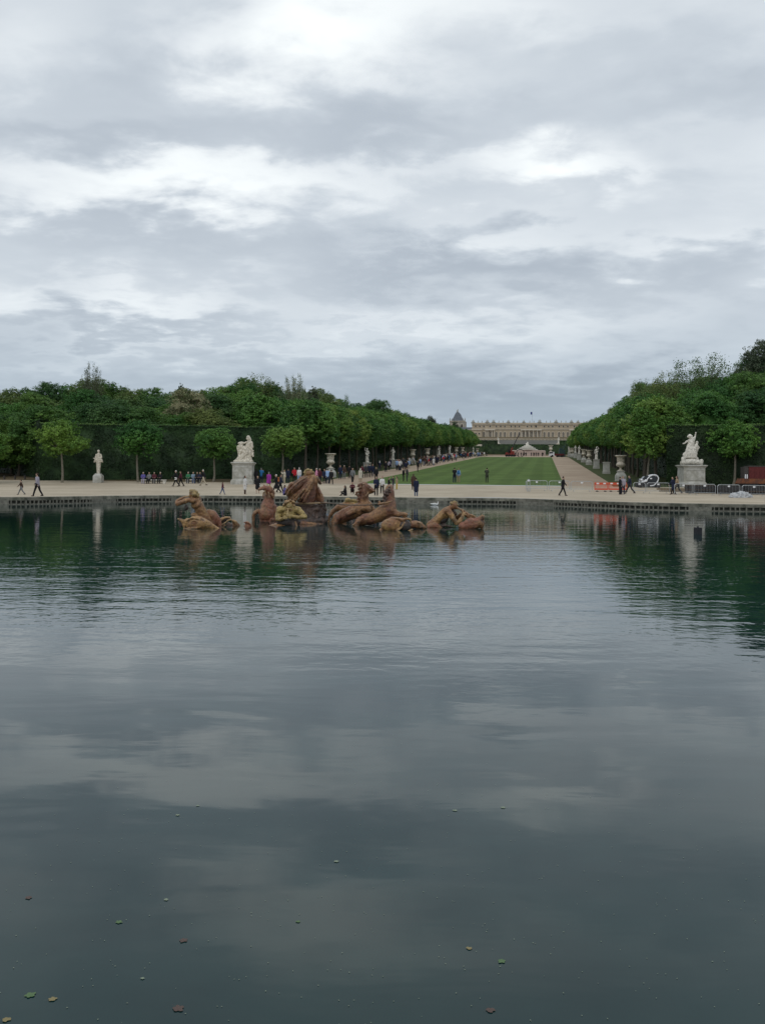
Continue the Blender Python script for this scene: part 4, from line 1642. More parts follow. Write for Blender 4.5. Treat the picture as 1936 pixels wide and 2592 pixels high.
def d_mid(f, r):
    f.ell(1170, 900, 0, 185, 130, 150)
    f.limb((1100, 930, 0, 90), (1020, 970, 0, 50), (975, 985, 0, 26))
    f.limb((1200, 830, 0, 90), (1300, 850, 0, 96), (1380, 830, 0, 70))
    f.limb((1200, 770, -.1, 14), (1280, 765, -.18, 22), (1370, 800, -.2, 26), (1440, 770, -.2, 22), (1500, 785, -.15, 18), (1520, 860, -.1, 12))
    f.limb((1120, 1010, -.2, 14), (1250, 1000, -.26, 20), (1340, 930, -.26, 18), (1400, 840, -.24, 16))
    f.limb((1100, 800, -.25, 10), (1200, 830, -.3, 12), (1260, 880, -.3, 10))
    f.done('dolphin_body', 'lead_ochre', r, voxel=.028, disp=.02, dscale=.12)
    f.ell(1140, 905, -.3, 40, 44, 24)
    f.limb((1105, 890, -.3, 9), (1140, 855, -.33, 10), (1180, 885, -.33, 10), (1180, 930, -.3, 9), (1140, 950, -.3, 9), (1105, 920, -.3, 9))
    f.done('eye', 'lead_brown', r, voxel=.022, disp=0)
    f.ell(1400, 895, -.08, 118, 108, 84)
    f.done('mouth', 'lead_dark', r, voxel=.035, disp=.02)
    f.limb((1330, 1010, -.2, 10), (1440, 1000, -.25, 14), (1530, 965, -.2, 20))
    f.done('lower_lip', 'lead_ochre', r, voxel=.02, disp=0)


dolphin('C', 40.2, 1250, 'ochre dolphin head with wide black mouth before the right horse', d_mid)

f = Fig('D', 41.6, 120)
root = empty('fish_statue', f.base, 0, 'small red and yellow fish with round eye between dolphin and right triton', 'statue', GRP)
f.limb((-60, 730, .1, 80), (20, 720, .05, 84), (90, 740, 0, 84), (180, 780, 0, 48), (240, 790, 0, 18))
f.limb((60, 670, -.15, 16), (110, 690, -.25, 20), (110, 780, -.25, 16))
f.done('fish_body', 'lead_red', root, voxel=.028, disp=.02)
f.ell(145, 775, -.2, 30, 26, 12)
f.done('eye', 'lead_dark', root, voxel=.02, disp=0)

# --- right triton
f = Fig('D', 42.8, 560)
root = empty('triton_statue', f.base, 0, 'ochre triton at the right leaning forward on its elbow and blowing a long conch', 'statue', GRP)
f.limb((350, 740, 0, 112), (400, 700, 0, 104), (480, 610, 0, 84), (560, 530, 0, 88), (640, 450, 0, 82), (690, 410, 0, 66))
f.limb((560, 540, .05, 90), (660, 520, .05, 90), (720, 480, .1, 80))
f.limb((680, 430, -.2, 68), (750, 520, -.26, 64), (800, 610, -.3, 56), (860, 690, -.3, 46))
f.limb((860, 695, -.3, 46), (930, 650, -.28, 44), (980, 560, -.24, 38), (1010, 500, -.2, 34))
f.limb((720, 420, .25, 50), (820, 520, .3, 44), (900, 600, .3, 38), (960, 500, .1, 32))
f.limb((700, 400, 0, 50), (780, 350, -.02, 60))
f.ell(815, 330, -.03, 74, 78, 70)
f.limb((860, 370, -.05, 30), (905, 385, -.05, 22))
f.limb((1000, 500, -.18, 28), (1040, 470, -.15, 18)).limb((1000, 480, -.15, 20), (990, 420, -.12, 14)).limb((1010, 520, -.2, 18), (1060, 520, -.2, 14))
f.done('figure', 'lead_ochre', root, voxel=.026, smooth=1, disp=.045, dscale=.15)
for i in range(20):
    a = rgf.uniform(-.3, PI + .5)
    f.ell(820 + 82 * math.cos(a) * rgf.uniform(.6, 1.05), 310 - 66 * math.sin(a), rgf.uniform(-.14, .1), rgf.uniform(20, 34), rgf.uniform(15, 26))
f.ell(815, 300, 0, 70, 48, 60)
f.done('hair', 'lead_yellow', root, voxel=.024, smooth=1, disp=.05, dscale=.07)
f.limb((910, 390, -.05, 14), (980, 420, -.05, 30), (1060, 500, -.02, 48), (1140, 570, 0, 58), (1230, 600, 0, 60), (1290, 620, 0, 44))
f.limb((1120, 510, -.05, 16), (1200, 530, -.1, 24), (1270, 570, -.1, 16))
f.done('conch', 'lead_brown', root, voxel=.028, smooth=1, disp=.05, dscale=.09)
f.limb((310, 770, -.2, 70), (420, 740, -.25, 74), (520, 820, -.2, 60))
f.done('haunch', 'lead_red', root, voxel=.03)
f.limb((540, 640, .05, 70), (640, 600, .1, 72), (620, 690, .1, 40), (560, 800, .1, 60))
f.limb((540, 760, 0, 26), (640, 745, 0, 30), (760, 770, 0, 22))
f.limb((780, 430, .1, 50), (850, 500, .1, 44))
f.done('belly_shade', 'lead_dark', root, voxel=.032)  # dark lead set in as the shade under belly and arm


def d_right(f, r):
    f.limb((1000, 770, 0, 100), (1110, 750, 0, 110), (1220, 730, 0, 110), (1320, 700, 0, 104), (1370, 720, 0, 84))
    f.limb((1300, 640, 0, 66), (1360, 600, 0, 58), (1410, 570, 0, 40))
    f.limb((960, 740, -.05, 40), (1060, 690, -.1, 50), (1200, 650, -.1, 50))
    f.limb((1060, 640, 0, 20), (1160, 610, 0, 30), (1260, 620, 0, 26))
    f.limb((1400, 530, 0, 18), (1440, 545, 0, 18), (1440, 600, 0, 16), (1400, 800, 0, 30))
    f.done('dolphin_body', 'lead_red', r, voxel=.03, disp=.035, dscale=.12)
    f.ell(1405, 562, -.12, 22, 20, 12)
    f.done('eye', 'lead_dark', r, voxel=.02, disp=0)
    f.ell(1435, 690, -.02, 34, 42, 30)
    f.done('mouth', 'lead_dark', r, voxel=.022, disp=0)


dolphin('D', 42.0, 1200, 'reddish dolphin with upturned snout under the conch of the right triton', d_right)
# ------------------------------------------------------------------ marble: statues, vases, pedestals
def moulded_pedestal(parent, w_, h, m='pedestal_stone', base_flare=1.14, panel=True, name='pedestal'):
    b = MB()
    r = w_ / 2
    b.lathe([(r * base_flare, -.25), (r * base_flare, h * .16), (r * base_flare * .97, h * .17), (r * 1.04, h * .24), (r, h * .27), (r, h * .86),
             (r * 1.04, h * .88), (r * 1.07, h * .92), (r * 1.15, h * .95), (r * 1.15, h * .985), (r * 1.10, h)], square=True)
    o = b.build(name, M[m], parent)
    if panel:
        for dy, rz in ((-1, 0), (1, 0)):
            q = MB()
            y = dy * (r + .012)
            z0, z1, x1, t_ = h * .33, h * .80, r * .80, .05
            for c, s in (((0, y, z0), (2 * x1 + t_, .05, t_)), ((0, y, z1), (2 * x1 + t_, .05, t_)),
                         ((-x1, y, (z0 + z1) / 2), (t_, .046, z1 - z0)), ((x1, y, (z0 + z1) / 2), (t_, .046, z1 - z0))):
                q.box(c, s)
            q.build('panel_moulding', M[m], parent)
    return o


def robed(kind, hgt=2.1):
    """draped standing figure, contrapposto"""
    s = SC()
    k = hgt / 2.1
    rg = random.Random(hash(kind) % 999 if not isinstance(kind, int) else kind)
    L_ = 1 if kind % 2 else -1

    def c(*a):
        s.limb([((x * k * L_, y * k, z * k), r * k) for x, y, z, r in a])
    c((-.06, 0, .0, .20), (-.04, 0, .5, .17), (.03, 0, 1.02, .19), (0, 0, 1.35, .15), (.0, .0, 1.58, .16))
    c((.12, -.05, .02, .14), (.13, -.12, .55, .13), (.06, -.03, 1.0, .15))
    c((-.18, 0, 1.62, .09), (.18, 0, 1.66, .09))
    c((0, 0, 1.68, .065), (.02, -.01, 1.8, .065))
    s.ell((.02 * k * L_, -.01, 1.93 * k), (.10 * k, .12 * k, .135 * k))
    s.ell((.02 * k * L_, .05, 1.97 * k), (.12 * k, .11 * k, .12 * k))
    for i in range(11):
        a = 2 * PI * i / 11
        x, y = .17 * math.cos(a), .15 * math.sin(a)
        c((x * 1.35, y * 1.3, .02, .045), (x * 1.2, y * 1.1, .5, .035), (x * .9 + .04, y * .9, 1.0, .03))
    c((-.26, -.12, .95, .07), (-.05, -.22, 1.08, .08), (.2, -.16, 1.2, .07), (.24, .05, 1.45, .07))
    pose = kind % 5
    if pose == 0:
        c((.2, 0, 1.65, .07), (.34, -.08, 1.75, .055), (.30, -.12, 2.08, .045), (.29, -.12, 2.16, .05))
        c((-.2, 0, 1.6, .07), (-.32, -.05, 1.32, .055), (-.12, -.2, 1.2, .045))
    elif pose == 1:
        c((.2, 0, 1.62, .075), (.33, .0, 1.35, .06), (.30, -.2, 1.15, .05))
        c((-.2, 0, 1.6, .075), (-.33, -.06, 1.34, .06), (-.1, -.22, 1.45, .045))
    elif pose == 2:
        c((.2, 0, 1.62, .075), (.36, -.02, 1.36, .06), (.40, -.1, 1.1, .05))
        c((.42, -.1, 0, .10), (.41, -.1, .6, .08), (.40, -.1, 1.0, .07))
        c((-.2, 0, 1.6, .075), (-.30, -.06, 1.34, .06), (-.12, -.2, 1.75, .045))
    elif pose == 3:
        c((.2, 0, 1.65, .07), (.38, -.03, 1.8, .055), (.2, -.05, 2.08, .045), (.08, -.03, 2.12, .05))
        c((-.2, 0, 1.6, .07), (-.30, -.05, 1.3, .055), (-.30, -.1, 1.02, .045))
    else:
        c((.2, 0, 1.62, .075), (.30, -.14, 1.40, .06), (.05, -.25, 1.38, .05))
        c((-.2, 0, 1.6, .075), (-.30, -.14, 1.35, .06), (-.05, -.25, 1.28, .05))
        c((.0, -.26, 1.2, .10), (.05, -.24, 1.45, .08))
    s.ell((0, 0, 0), (.34 * k, .30 * k, .09 * k))
    return s.mesh('figure', voxel=.03 * k, smooth=2, disp=.02, dscale=.12)


STAT = [robed(i) for i in range(5)]
for m_ in STAT:
    m_.materials.append(M['marble'])


def vase_mesh():
    b = MB()
    prof_ = [(.0, 0), (.36, 0), (.36, .08), (.22, .11), (.13, .20), (.12, .32), (.16, .36), (.13, .40), (.30, .50), (.46, .62), (.50, .74),
             (.47, .84), (.40, .92), (.37, 1.05), (.40, 1.35), (.47, 1.55), (.60, 1.66), (.68, 1.70), (.68, 1.77), (.60, 1.79), (.5, 1.70), (0, 1.66)]
    b.lathe(prof_, n=24)
    return b.mesh('vase_bowl', True)


def gadroon_mesh():
    b = MB()
    for i in range(20):
        a = 2 * PI * i / 20
        pts_ = [(r * math.cos(a), r * math.sin(a), z) for r, z in ((.15, .42), (.32, .50), (.475, .62), (.515, .74))]
        b.path(pts_, .035, 5)
    for i in range(26):
        a = 2 * PI * i / 26
        b.tube((.39 * math.cos(a), .39 * math.sin(a), 1.05), (.42 * math.cos(a), .42 * math.sin(a), 1.36), .02, .03, 4)
    return b.mesh('relief', True)


VASE, GAD = vase_mesh(), gadroon_mesh()
VASE.materials.append(M['marble_warm'])
GAD.materials.append(M['marble_warm'])


def flared_pedestal(h):
    b = MB()
    b.lathe([(.62, -.25), (.62, .12 * h), (.58, .14 * h), (.60, .3 * h), (.60, .45 * h), (.54, .62 * h), (.42, .78 * h), (.36, .86 * h), (.40, .90 * h),
             (.44, .94 * h), (.44, h)], square=True)
    return b.mesh('pedestal')


FP = flared_pedestal(1.15)
FP.materials.append(M['pedestal_stone'])
items_l = [(123.6, 'vase'), (149, 'statue', 0), (174, 'statue', 1), (200, 'vase'), (225, 'vase'), (250, 'statue', 2), (277, 'statue', 3), (298, 'vase'),
           (320, 'vase'), (368, 'statue', 4), (389, 'vase')]
items_r = [(115, 'vase'), (142, 'empty'), (170, 'statue', 3), (199, 'vase'), (226, 'vase'), (257, 'statue', 1), (289, 'statue', 4), (318, 'vase'), (345, 'vase'),
           (370, 'statue', 0)]
ORD = ['nearest', 'second', 'third', 'fourth', 'fifth', 'sixth', 'seventh', 'eighth', 'ninth', 'tenth', 'eleventh']
for side, items in ((-1, items_l), (1, items_r)):
    sd = 'left' if side < 0 else 'right'
    for i, it in enumerate(items):
        D = it[0]
        X = .1715 * D - 9.42 + side * 18.57
        z = gz(X, D)
        rz = -R(9.7) + (0 if side < 0 else 0)
        if it[1] == 'vase':
            sc_ = 1.0 if side < 0 else 1.0
            r_ = empty('marble_vase', (X, D, z), rz, 'marble vase on flared pedestal, %s ornament of the %s lawn walk counted from the basin'
                       % (ORD[i], sd), 'vase', 'marble vases along the lawn', scale=1.06)
            obj('pedestal', FP, None, r_)
            v_ = obj('vase_bowl', VASE, None, r_, (0, 0, 1.15))
            tag(obj('relief', GAD, None, v_), kind='stuff')
        elif it[1] == 'statue':
            r_ = empty('marble_statue', (X, D, z), rz, 'draped marble figure on pedestal, %s ornament of the %s lawn walk from the basin'
                       % (ORD[i], sd), 'statue', 'marble figures along the lawn', scale=1.06)
            ph = 1.35 if side < 0 else 1.6
            moulded_pedestal(r_, .95, ph)
            obj('figure', STAT[it[2]], None, r_, (0, 0, ph + .02))
        else:
            r_ = empty('empty_pedestal', (X, D, z), rz, 'bare stone pedestal without statue behind the nearest vase of the right walk',
                       'pedestal')
            moulded_pedestal(r_, .95, 1.75, panel=False)

# herm on the left
g_ = gd(249, 110)
r_ = empty('herm_statue', g_, 0, 'pale marble herm of a draped figure tapering into a pillar, alone before the left hedge', 'statue')
b = MB()
b.lathe([(.50, -.2), (.50, .75), (.42, .88), (.32, 1.0), (.30, 1.06)], square=True)
b.build('pedestal', M['pedestal_stone'], r_)
b = MB()
b.lathe([(.19, 0), (.21, .1), (.22, .5), (.26, 1.0), (.30, 1.5)], n=10, sy=.8)
b.build('pillar', M['marble_warm'], r_, True, loc=(0, 0, 1.05))
s = SC()
s.limb([((0, 0, 1.1), .30), ((0, 0, 1.5), .28), ((.0, 0, 1.9), .25), ((0, 0, 2.15), .22)])
s.limb([((-.25, 0, 2.12), .12), ((.25, 0, 2.12), .12)])
s.limb([((0, 0, 2.2), .10), ((0, 0, 2.4), .10)])
s.ell((0, -.02, 2.56), (.15, .17, .20)).ell((-.03, .02, 2.66), (.17, .17, .14))
s.limb([((-.3, 0, 2.1), .12), ((-.40, -.05, 1.75), .10), ((-.30, -.2, 1.55), .08), ((-.62, -.25, 1.62), .05)])
s.limb([((.3, 0, 2.1), .12), ((.42, -.05, 1.75), .11), ((.1, -.25, 1.62), .09)])
for i in range(9):
    x = -.36 + i * .09
    s.limb([((x * .8, -.2, 1.75), .05), ((x * 1.25, -.24, 1.35), .06), ((x * 1.5, -.16, 1.06 + .05 * (i % 3)), .06)])
s.limb([((-.4, -.1, 1.5), .1), ((-.52, -.1, 1.15), .09)])
s.limb([((.42, -.05, 1.5), .1), ((.55, -.05, 1.12), .10)])
s.build('figure', M['marble_warm'], r_, (0, 0, 1.47), voxel=.03, smooth=1, disp=.03, dscale=.12).scale = (.86, .86, .84)


def big_group(px, D, ytop_ped, label, prims, m, pw, sc_m, name='marble_group'):
    g_ = gd(px, D)
    ph = z_at(px, ytop_ped, D) - g_.z
    r_ = empty(name, g_, 0, label, 'statue')
    b = MB()
    w_ = pw / 2
    b.lathe([(w_ * 1.12, -.25), (w_ * 1.12, ph * .14)], square=True)
    b.build('plinth', M['pedestal_stone'], r_)
    b = MB()
    b.lathe([(w_ * 1.09, ph * .14), (w_ * 1.05, ph * .18), (w_ * .98, ph * .22), (w_ * .97, ph * .86)], square=True)
    b.build('pedestal', M['pedestal_stone'], r_)
    b = MB()
    b.lathe([(w_ * 1.0, ph * .86), (w_ * 1.03, ph * .885), (w_ * 1.05, ph * .92), (w_ * 1.15, ph * .95), (w_ * 1.15, ph * .98), (w_ * 1.04, ph)], square=True)
    b.build('cornice', M['pedestal_stone'], r_)
    for y in (-w_ * .985,):
        b = MB()
        z0, z1, x1 = ph * .30, ph * .76, w_ * .76
        for c, s_ in (((0, y, z0), (2 * x1, .06, .07)), ((0, y, z1), (2 * x1, .06, .07)), ((-x1, y, (z0 + z1) / 2), (.07, .056, z1 - z0)),
                      ((x1, y, (z0 + z1) / 2), (.07, .056, z1 - z0))):
            b.box(c, s_)
        b.build('panel_moulding', M['pedestal_stone'], r_)
    s = SC()
    prims(s)
    s.build('sculpture', M[m], r_, (0, 0, ph), voxel=.034, smooth=2, disp=.035, dscale=.13)
    return r_


KL = 110 / 2400 / 13.77     # picture measure to metres for the left group


def left_group(s):
    def c(*a):
        s.limb([(((x - 845) * KL, y, (1205 - z) * KL), r * KL) for x, z, y, r in a])
    s.b.box((0, 0, .08), (2.1, 1.6, .2))
    c((560, 1160, 0, 45), (700, 1150, -.3, 50), (860, 1150, -.4, 55), (1020, 1140, -.3, 55), (1130, 1160, 0, 45))
    c((640, 1110, 0, 60), (800, 1050, 0, 120), (960, 1060, 0, 120), (1060, 1100, 0, 80))
    # kneeling man at the left, back bent
    c((680, 1000, 0, 24), (670, 860, 0, 32), (650, 720, 0, 46), (660, 670, 0, 50))
    c((720, 560, 0, 56), (760, 600, -.1, 70), (750, 700, -.1, 70), (760, 820, 0, 80), (800, 900, 0, 70))
    c((700, 560, -.1, 50), (780, 540, -.1, 45), (880, 550, -.1, 34), (950, 510, -.1, 30))
    c((770, 650, -.25, 40), (830, 730, -.3, 36), (920, 780, -.3, 34), (960, 800, -.3, 30))
    c((760, 820, -.2, 60), (720, 960, -.2, 40), (640, 1110, -.2, 34))
    # woman at the right, rising
    c((1020, 400, 0, 72), (1000, 350, 0, 66), (960, 390, -.1, 34))
    c((1050, 440, .05, 60), (1030, 500, 0, 66), (1050, 560, 0, 86), (1000, 640, 0, 96), (980, 720, 0, 100), (960, 820, 0, 120), (900, 930, 0, 130))
    c((1110, 530, 0, 50), (1120, 620, 0, 50), (1140, 680, 0, 46), (1100, 700, 0, 60))
    c((1080, 720, -.1, 50), (1120, 780, -.1, 34), (1190, 810, -.1, 18))
    c((1100, 800, -.1, 34), (1150, 860, -.1, 24), (1200, 885, -.1, 16))
    c((1060, 780, 0, 70), (1060, 880, 0, 90), (1020, 960, 0, 90), (1060, 1060, 0, 70))
    c((1150, 940, -.1, 48), (1170, 990, -.1, 36))
    c((860, 700, 0, 70), (840, 820, -.2, 70), (900, 900, -.3, 60), (980, 860, -.3, 50))
    for i in range(8):
        c((620 + i * 26, 1130 - i * 6, -.45, 20), (720 + i * 30, 1010 - i * 10, -.42, 20), (840 + i * 24, 900, -.36, 18))


def right_group(s):
    K = 104 / 2400 / 4.394

    def c(*a):
        s.limb([(((x - 825) * K, y, (1470 - z) * K), r * K) for x, z, y, r in a])
    c((725, 1440, -.3, 26), (790, 1430, -.35, 30), (870, 1435, -.35, 30), (920, 1440, -.3, 28))
    c((722, 1400, -.4, 22), (730, 1440, -.4, 28))
    c((925, 1425, -.4, 22), (920, 1450, -.4, 22))
    c((740, 1450, .3, 30), (900, 1450, .3, 30))
    c((770, 1410, 0, 26), (820, 1405, 0, 36), (880, 1405, 0, 28))
    # seated woman with spreading drapery
    c((760, 1360, 0, 32), (800, 1340, -.1, 46), (850, 1345, -.1, 40), (870, 1380, 0, 20))
    c((800, 1330, 0, 44), (810, 1270, 0, 40), (825, 1220, 0, 36), (840, 1190, 0, 26))
    c((840, 1185, 0, 26), (815, 1165, 0, 16), (806, 1152, 0, 24))
    c((780, 1158, 0, 7), (806, 1140, 0, 14), (830, 1148, 0, 10))
    c((855, 1180, 0, 14), (864, 1155, 0, 9), (868, 1125, -.05, 7), (870, 1112, -.05, 9))
    c((800, 1195, 0, 13), (770, 1210, -.05, 11), (750, 1228, -.1, 8), (728, 1234, -.1, 7))
    c((885, 1218, 0, 16), (882, 1240, 0, 15), (870, 1260, 0, 24), (880, 1300, 0, 22), (868, 1350, 0, 14), (866, 1385, 0, 9))
    c((880, 1250, -.1, 12), (905, 1275, -.1, 9), (890, 1300, -.1, 8))
    for i in range(9):
        c((775 + i * 10, 1270, -.30, 9), (750 + i * 13, 1340, -.42, 11), (745 + i * 15, 1385, -.42, 10))


big_group(616, 108, 1170, 'large marble group of two entwined figures on a tall pedestal, left of the crowd', left_group, 'marble_warm', 2.25, 1)
if True:
    big_group(1749, 103.5, 1177, 'large marble group with a raised arm on a tall pedestal beside the metal fences', right_group, 'marble', 2.35, 1)
# ------------------------------------------------------------------ palace on its terrace
PS = 800.0
u = 0.0646                      # metres per picture unit of the measured facade (unit 0 at the left end, 780 at the centre)
pc = sv(PS, 0)
RZ = math.atan2(-PX.y, PX.x) * -1
RZ = math.atan2(PX.y, PX.x)
PZ = z_at(1344, 1114, 800) - 0.3
# centre of the facade on the picture is x 1344.6
pc = P(1344.6, HOR, 800)
pal = empty('palace', (pc.x, pc.y, PZ), RZ, 'long sand coloured palace with columns, arched windows and statues along its roof', 'building')
HW = 780 * u


def pu(x):                      # picture unit -> local metres
    return (x - 850) * u


ZG = lambda y: (435 - y) * u    # picture height -> local metres
b = MB()
b.box((0, 9, (ZG(205)) / 2 - 2), (2 * HW, 18, ZG(205) + 4))
b.build('wall', M['palace_stone'], pal)
b = MB()
b.box((0, -.15, ZG(287)), (2 * HW + .6, .8, .55))
b.build('string_course', M['palace_pale'], pal)
b = MB()
b.box((0, -.2, ZG(222)), (2 * HW + .8, 1.0, .5))
b.box((0, .3, ZG(204)), (2 * HW + .4, .7, .4))
n_b = 150
for i in range(n_b):
    b.box((-HW + (i + .5) * 2 * HW / n_b, .3, ZG(212)), (.28, .35, .55))
b.build('balustrade', M['palace_pale'], pal)
b = MB()
b.box((0, -.1, ZG(418)), (2 * HW + .5, .7, .45))
b.build('base_course', M['palace_pale'], pal)
att = [118, 172, 225, 308, 390, 445, 500, 583, 635, 688, 793, 845, 900]
att = att + [1700 - a for a in att if 1700 - a > 905]
att = sorted(set(att))
arc = [170, 225, 308, 390, 445, 500, 580, 632, 688, 745, 795, 845]
arc = sorted(set(arc + [1700 - a for a in arc]))
fb = MB().box((0, -.06, 0), (1.75, .3, 2.05)).mesh('window_frame')
gb = MB().box((0, -.235, 0), (1.15, .06, 1.45)).mesh('pane')
fb.materials.append(M['palace_pale'])
gb.materials.append(M['palace_glass'])


def arch_pts(w_, h_, n=8):
    r = w_ / 2
    return [(-r, 0), (r, 0)] + [(r * math.cos(a), h_ - r + r * math.sin(a)) for a in np.linspace(0, PI, n)]


fa = MB().prism(arch_pts(2.3, 6.3), -.2, .05).mesh('window_frame')
ga = MB().prism(arch_pts(1.6, 5.8), -.24, -.205).mesh('pane')
mu = MB()
for i in (-.4, 0, .4):
    mu.box((i, -.27, 2.6), (.09, .05, 5.0))
for i in range(5):
    mu.box((0, -.265, .9 + i * 1.05), (1.6, .04, .09))
mu = mu.mesh('glazing_bar')
fa.materials.append(M['palace_pale'])
ga.materials.append(M['palace_glass'])
mu.materials.append(M['palace_pale'])
for a in att:
    w_ = obj('window', fb, None, pal, (pu(a), 0, ZG(250)))
    obj('pane', gb, None, w_)
for a in arc:
    w_ = obj('window', fa, None, pal, (pu(a), 0, ZG(415)))
    obj('pane', ga, None, w_)
    obj('glazing_bar', mu, None, w_)
cl = MB().lathe([(.62, 0), (.62, .3), (.46, .45), (.42, 6.0), (.40, 6.4), (.62, 6.7), (.62, 7.0)], n=10).mesh('column', True)
cl.materials.append(M['palace_pale'])
cols = [720, 768, 815, 870, 920, 966] + [252, 278, 335, 362] + [1700 - 252, 1700 - 278, 1700 - 335, 1700 - 362]
for a in cols:
    obj('column', cl, None, pal, (pu(a), -1.1, ZG(412)))
for x0, x1 in ((708, 980), (240, 372), (1328, 1460)):
    b = MB()
    b.box(((pu(x0) + pu(x1)) / 2, -.9, ZG(298)), (pu(x1) - pu(x0), 1.9, .75))
    b.box(((pu(x0) + pu(x1)) / 2, -.9, ZG(420)), (pu(x1) - pu(x0), 2.0, .7))
    b.build('portico', M['palace_pale'], pal)
s = SC()
s.limb([((0, 0, 0), .30), ((0, 0, .9), .26), ((0, 0, 1.4), .2)]).ell((0, 0, 1.75), .2).limb([((.2, 0, 1.3), .14), ((.4, 0, .9), .12)])
rs = s.mesh('roof_statue', voxel=.12, smooth=1)
rs.materials.append(M['marble_grey'])
for a in [147, 200, 420, 474, 612, 662, 822, 874, 1036, 1088, 1226, 1284, 1512, 1560]:
    obj('roof_statue', rs, None, pal, (pu(a), .3, ZG(201)))
s = SC()
s.limb([((-1.5, 0, 0), .5), ((0, 0, .5), .9), ((1.5, 0, 0), .5)]).limb([((0, 0, 0), .8), ((0, 0, 2.0), .4), ((.2, 0, 2.7), .2)])
s.limb([((-.6, 0, .8), .3), ((-1.2, 0, 1.8), .2)]).limb([((.6, 0, .8), .3), ((1.1, 0, 1.9), .2)])
tro = s.mesh('roof_trophy', voxel=.16, smooth=1)
tro.materials.append(M['marble_grey'])
for a in [85, 270, 352, 545, 745, 950, 1160, 1357, 1440, 1615]:
    obj('roof_trophy', tro, None, pal, (pu(a), .3, ZG(203)), scale=random.uniform(.85, 1.1))
b = MB()
b.tube((pu(852), 6, ZG(205)), (pu(852), 6, ZG(55)), .12, .07, 6)
b.build('flagpole', M['metal_grey'], pal)
for nm, x0, c in (('blue', 0, (.02, .03, .2)), ('white', .5, (.6, .6, .6)), ('red', 1.0, (.35, .02, .02))):
    mat('flag_' + nm, c, .8)
fl = MB().box((pu(852) - .75, 6, ZG(72)), (1.3, .06, 2.2)).build('flag', M['flag_blue'], pal)

# lower wing between chapel and palace
wp = P(1182, HOR, 806)
b = MB()
wing = empty('palace_wing', (wp.x, wp.y, PZ), RZ, 'low sand coloured wing with small roof between the chapel and the palace', 'building')
b.box((1, 8, 3.2), (22, 14, 11))
b.build('wall', M['palace_stone'], wing)
MB().box((1, .9, 8.9), (22.6, 1.0, .5)).build('balustrade', M['palace_pale'], wing)
rf = MB()
rf.prism([(-9, 9.2), (9, 9.2), (6, 11.2), (-6, 11.2)], 4, 12)
rf.build('roof', M['slate'], wing)
for i in range(7):
    w_ = obj('window', fb, None, wing, (-7.5 + i * 2.9, 1, 5.6))
    obj('pane', gb, None, w_)

# chapel
cz = P(1156, HOR, 830)
ch = empty('chapel', (cz.x, cz.y, PZ), RZ, 'tall pale chapel with steep slate roof and finial left of the palace', 'building')
cu_ = 830 / 2400 / 4.13
b = MB()
b.box((0, 7, 5.3), (165 * cu_, 13, 24.6))
b.build('wall', M['chapel_stone'], ch)
zt = 17.6
b = MB()
b.box((0, .3, zt), (170 * cu_, .9, .6))
b.build('balustrade', M['palace_pale'], ch)
b = MB()
hw = 72 * cu_
pr_ = [(-hw, zt), (hw, zt), (hw * .72, zt + 2.0), (hw * .48, zt + 4.6), (hw * .30, zt + 7.0), (hw * .10, zt + 8.2), (-hw * .10, zt + 8.2), (-hw * .30, zt + 7.0),
       (-hw * .48, zt + 4.6), (-hw * .72, zt + 2.0)]
b.prism(pr_, 1.0, 13)
b.build('roof', M['slate'], ch)
s = SC()
s.limb([((0, 1.5, zt + 8), .6), ((0, 1.5, zt + 9.4), .5), ((.3, 1.5, zt + 10.6), .2)]).ell((-.5, 1.5, zt + 9), .5)
s.build('finial', M['marble_grey'], ch, voxel=.15, smooth=1)
for x in (-1, 1):
    obj('roof_statue', rs, None, ch, (x * hw * 1.08, .3, zt + .3), scale=1.4)
    obj('roof_statue', rs, None, ch, (x * hw * .8, .3, zt + .3), scale=1.2)
b = MB()
for i in (-1, 0, 1):
    w_ = MB().prism(arch_pts(2.4, 8), -.2, .15).build('window', M['palace_pale'], ch, loc=(i * 3.9, .4, 7.5))
    MB().prism(arch_pts(1.7, 7.5), -.26, -.205).build('pane', M['palace_glass'], w_)

# terrace walls and stairs below the palace
tp = P(1344, HOR, 690)
tz = z_at(1344, 1114, 690)
ter = empty('palace_terrace', (tp.x, tp.y, 0), RZ, 'grey stepped retaining terrace below the palace front', 'terrace')
b = MB()
q0 = z_at(1344, 1129, 640)
for i in range(14):
    z0 = q0 + (tz - q0) * i / 14
    b.box((0, -48 + i * 3.4 + 30, z0 - 6 + (tz - q0) / 28), (46 - i * .6, 60, 12))
b.build('steps', M['terrace_stone'], ter)
MB().box((0, 25, tz - 8), (150, 50, 16)).build('retaining_wall', M['terrace_stone'], ter)
b = MB()
b.box((0, .2, tz + 1.0), (120, .5, .22))
for i in range(120):
    b.box((-60 + i, .2, tz + .5), (.3, .3, .9))
b.build('balustrade', M['palace_pale'], ter)
for px in (1261, 1413):
    D = 640
    p_ = P(px, 1128, D)
    r_ = empty('terrace_statue', p_, RZ, 'tall pale statue at the %s end of the palace steps' % ('left' if px < 1300 else 'right'), 'statue')
    MB().box((0, 0, .3), (2.6, 2.6, 2.6)).build('pedestal', M['palace_pale'], r_)
    obj('figure', STAT[0 if px < 1300 else 3], None, r_, (0, 0, 1.6), scale=2.0)

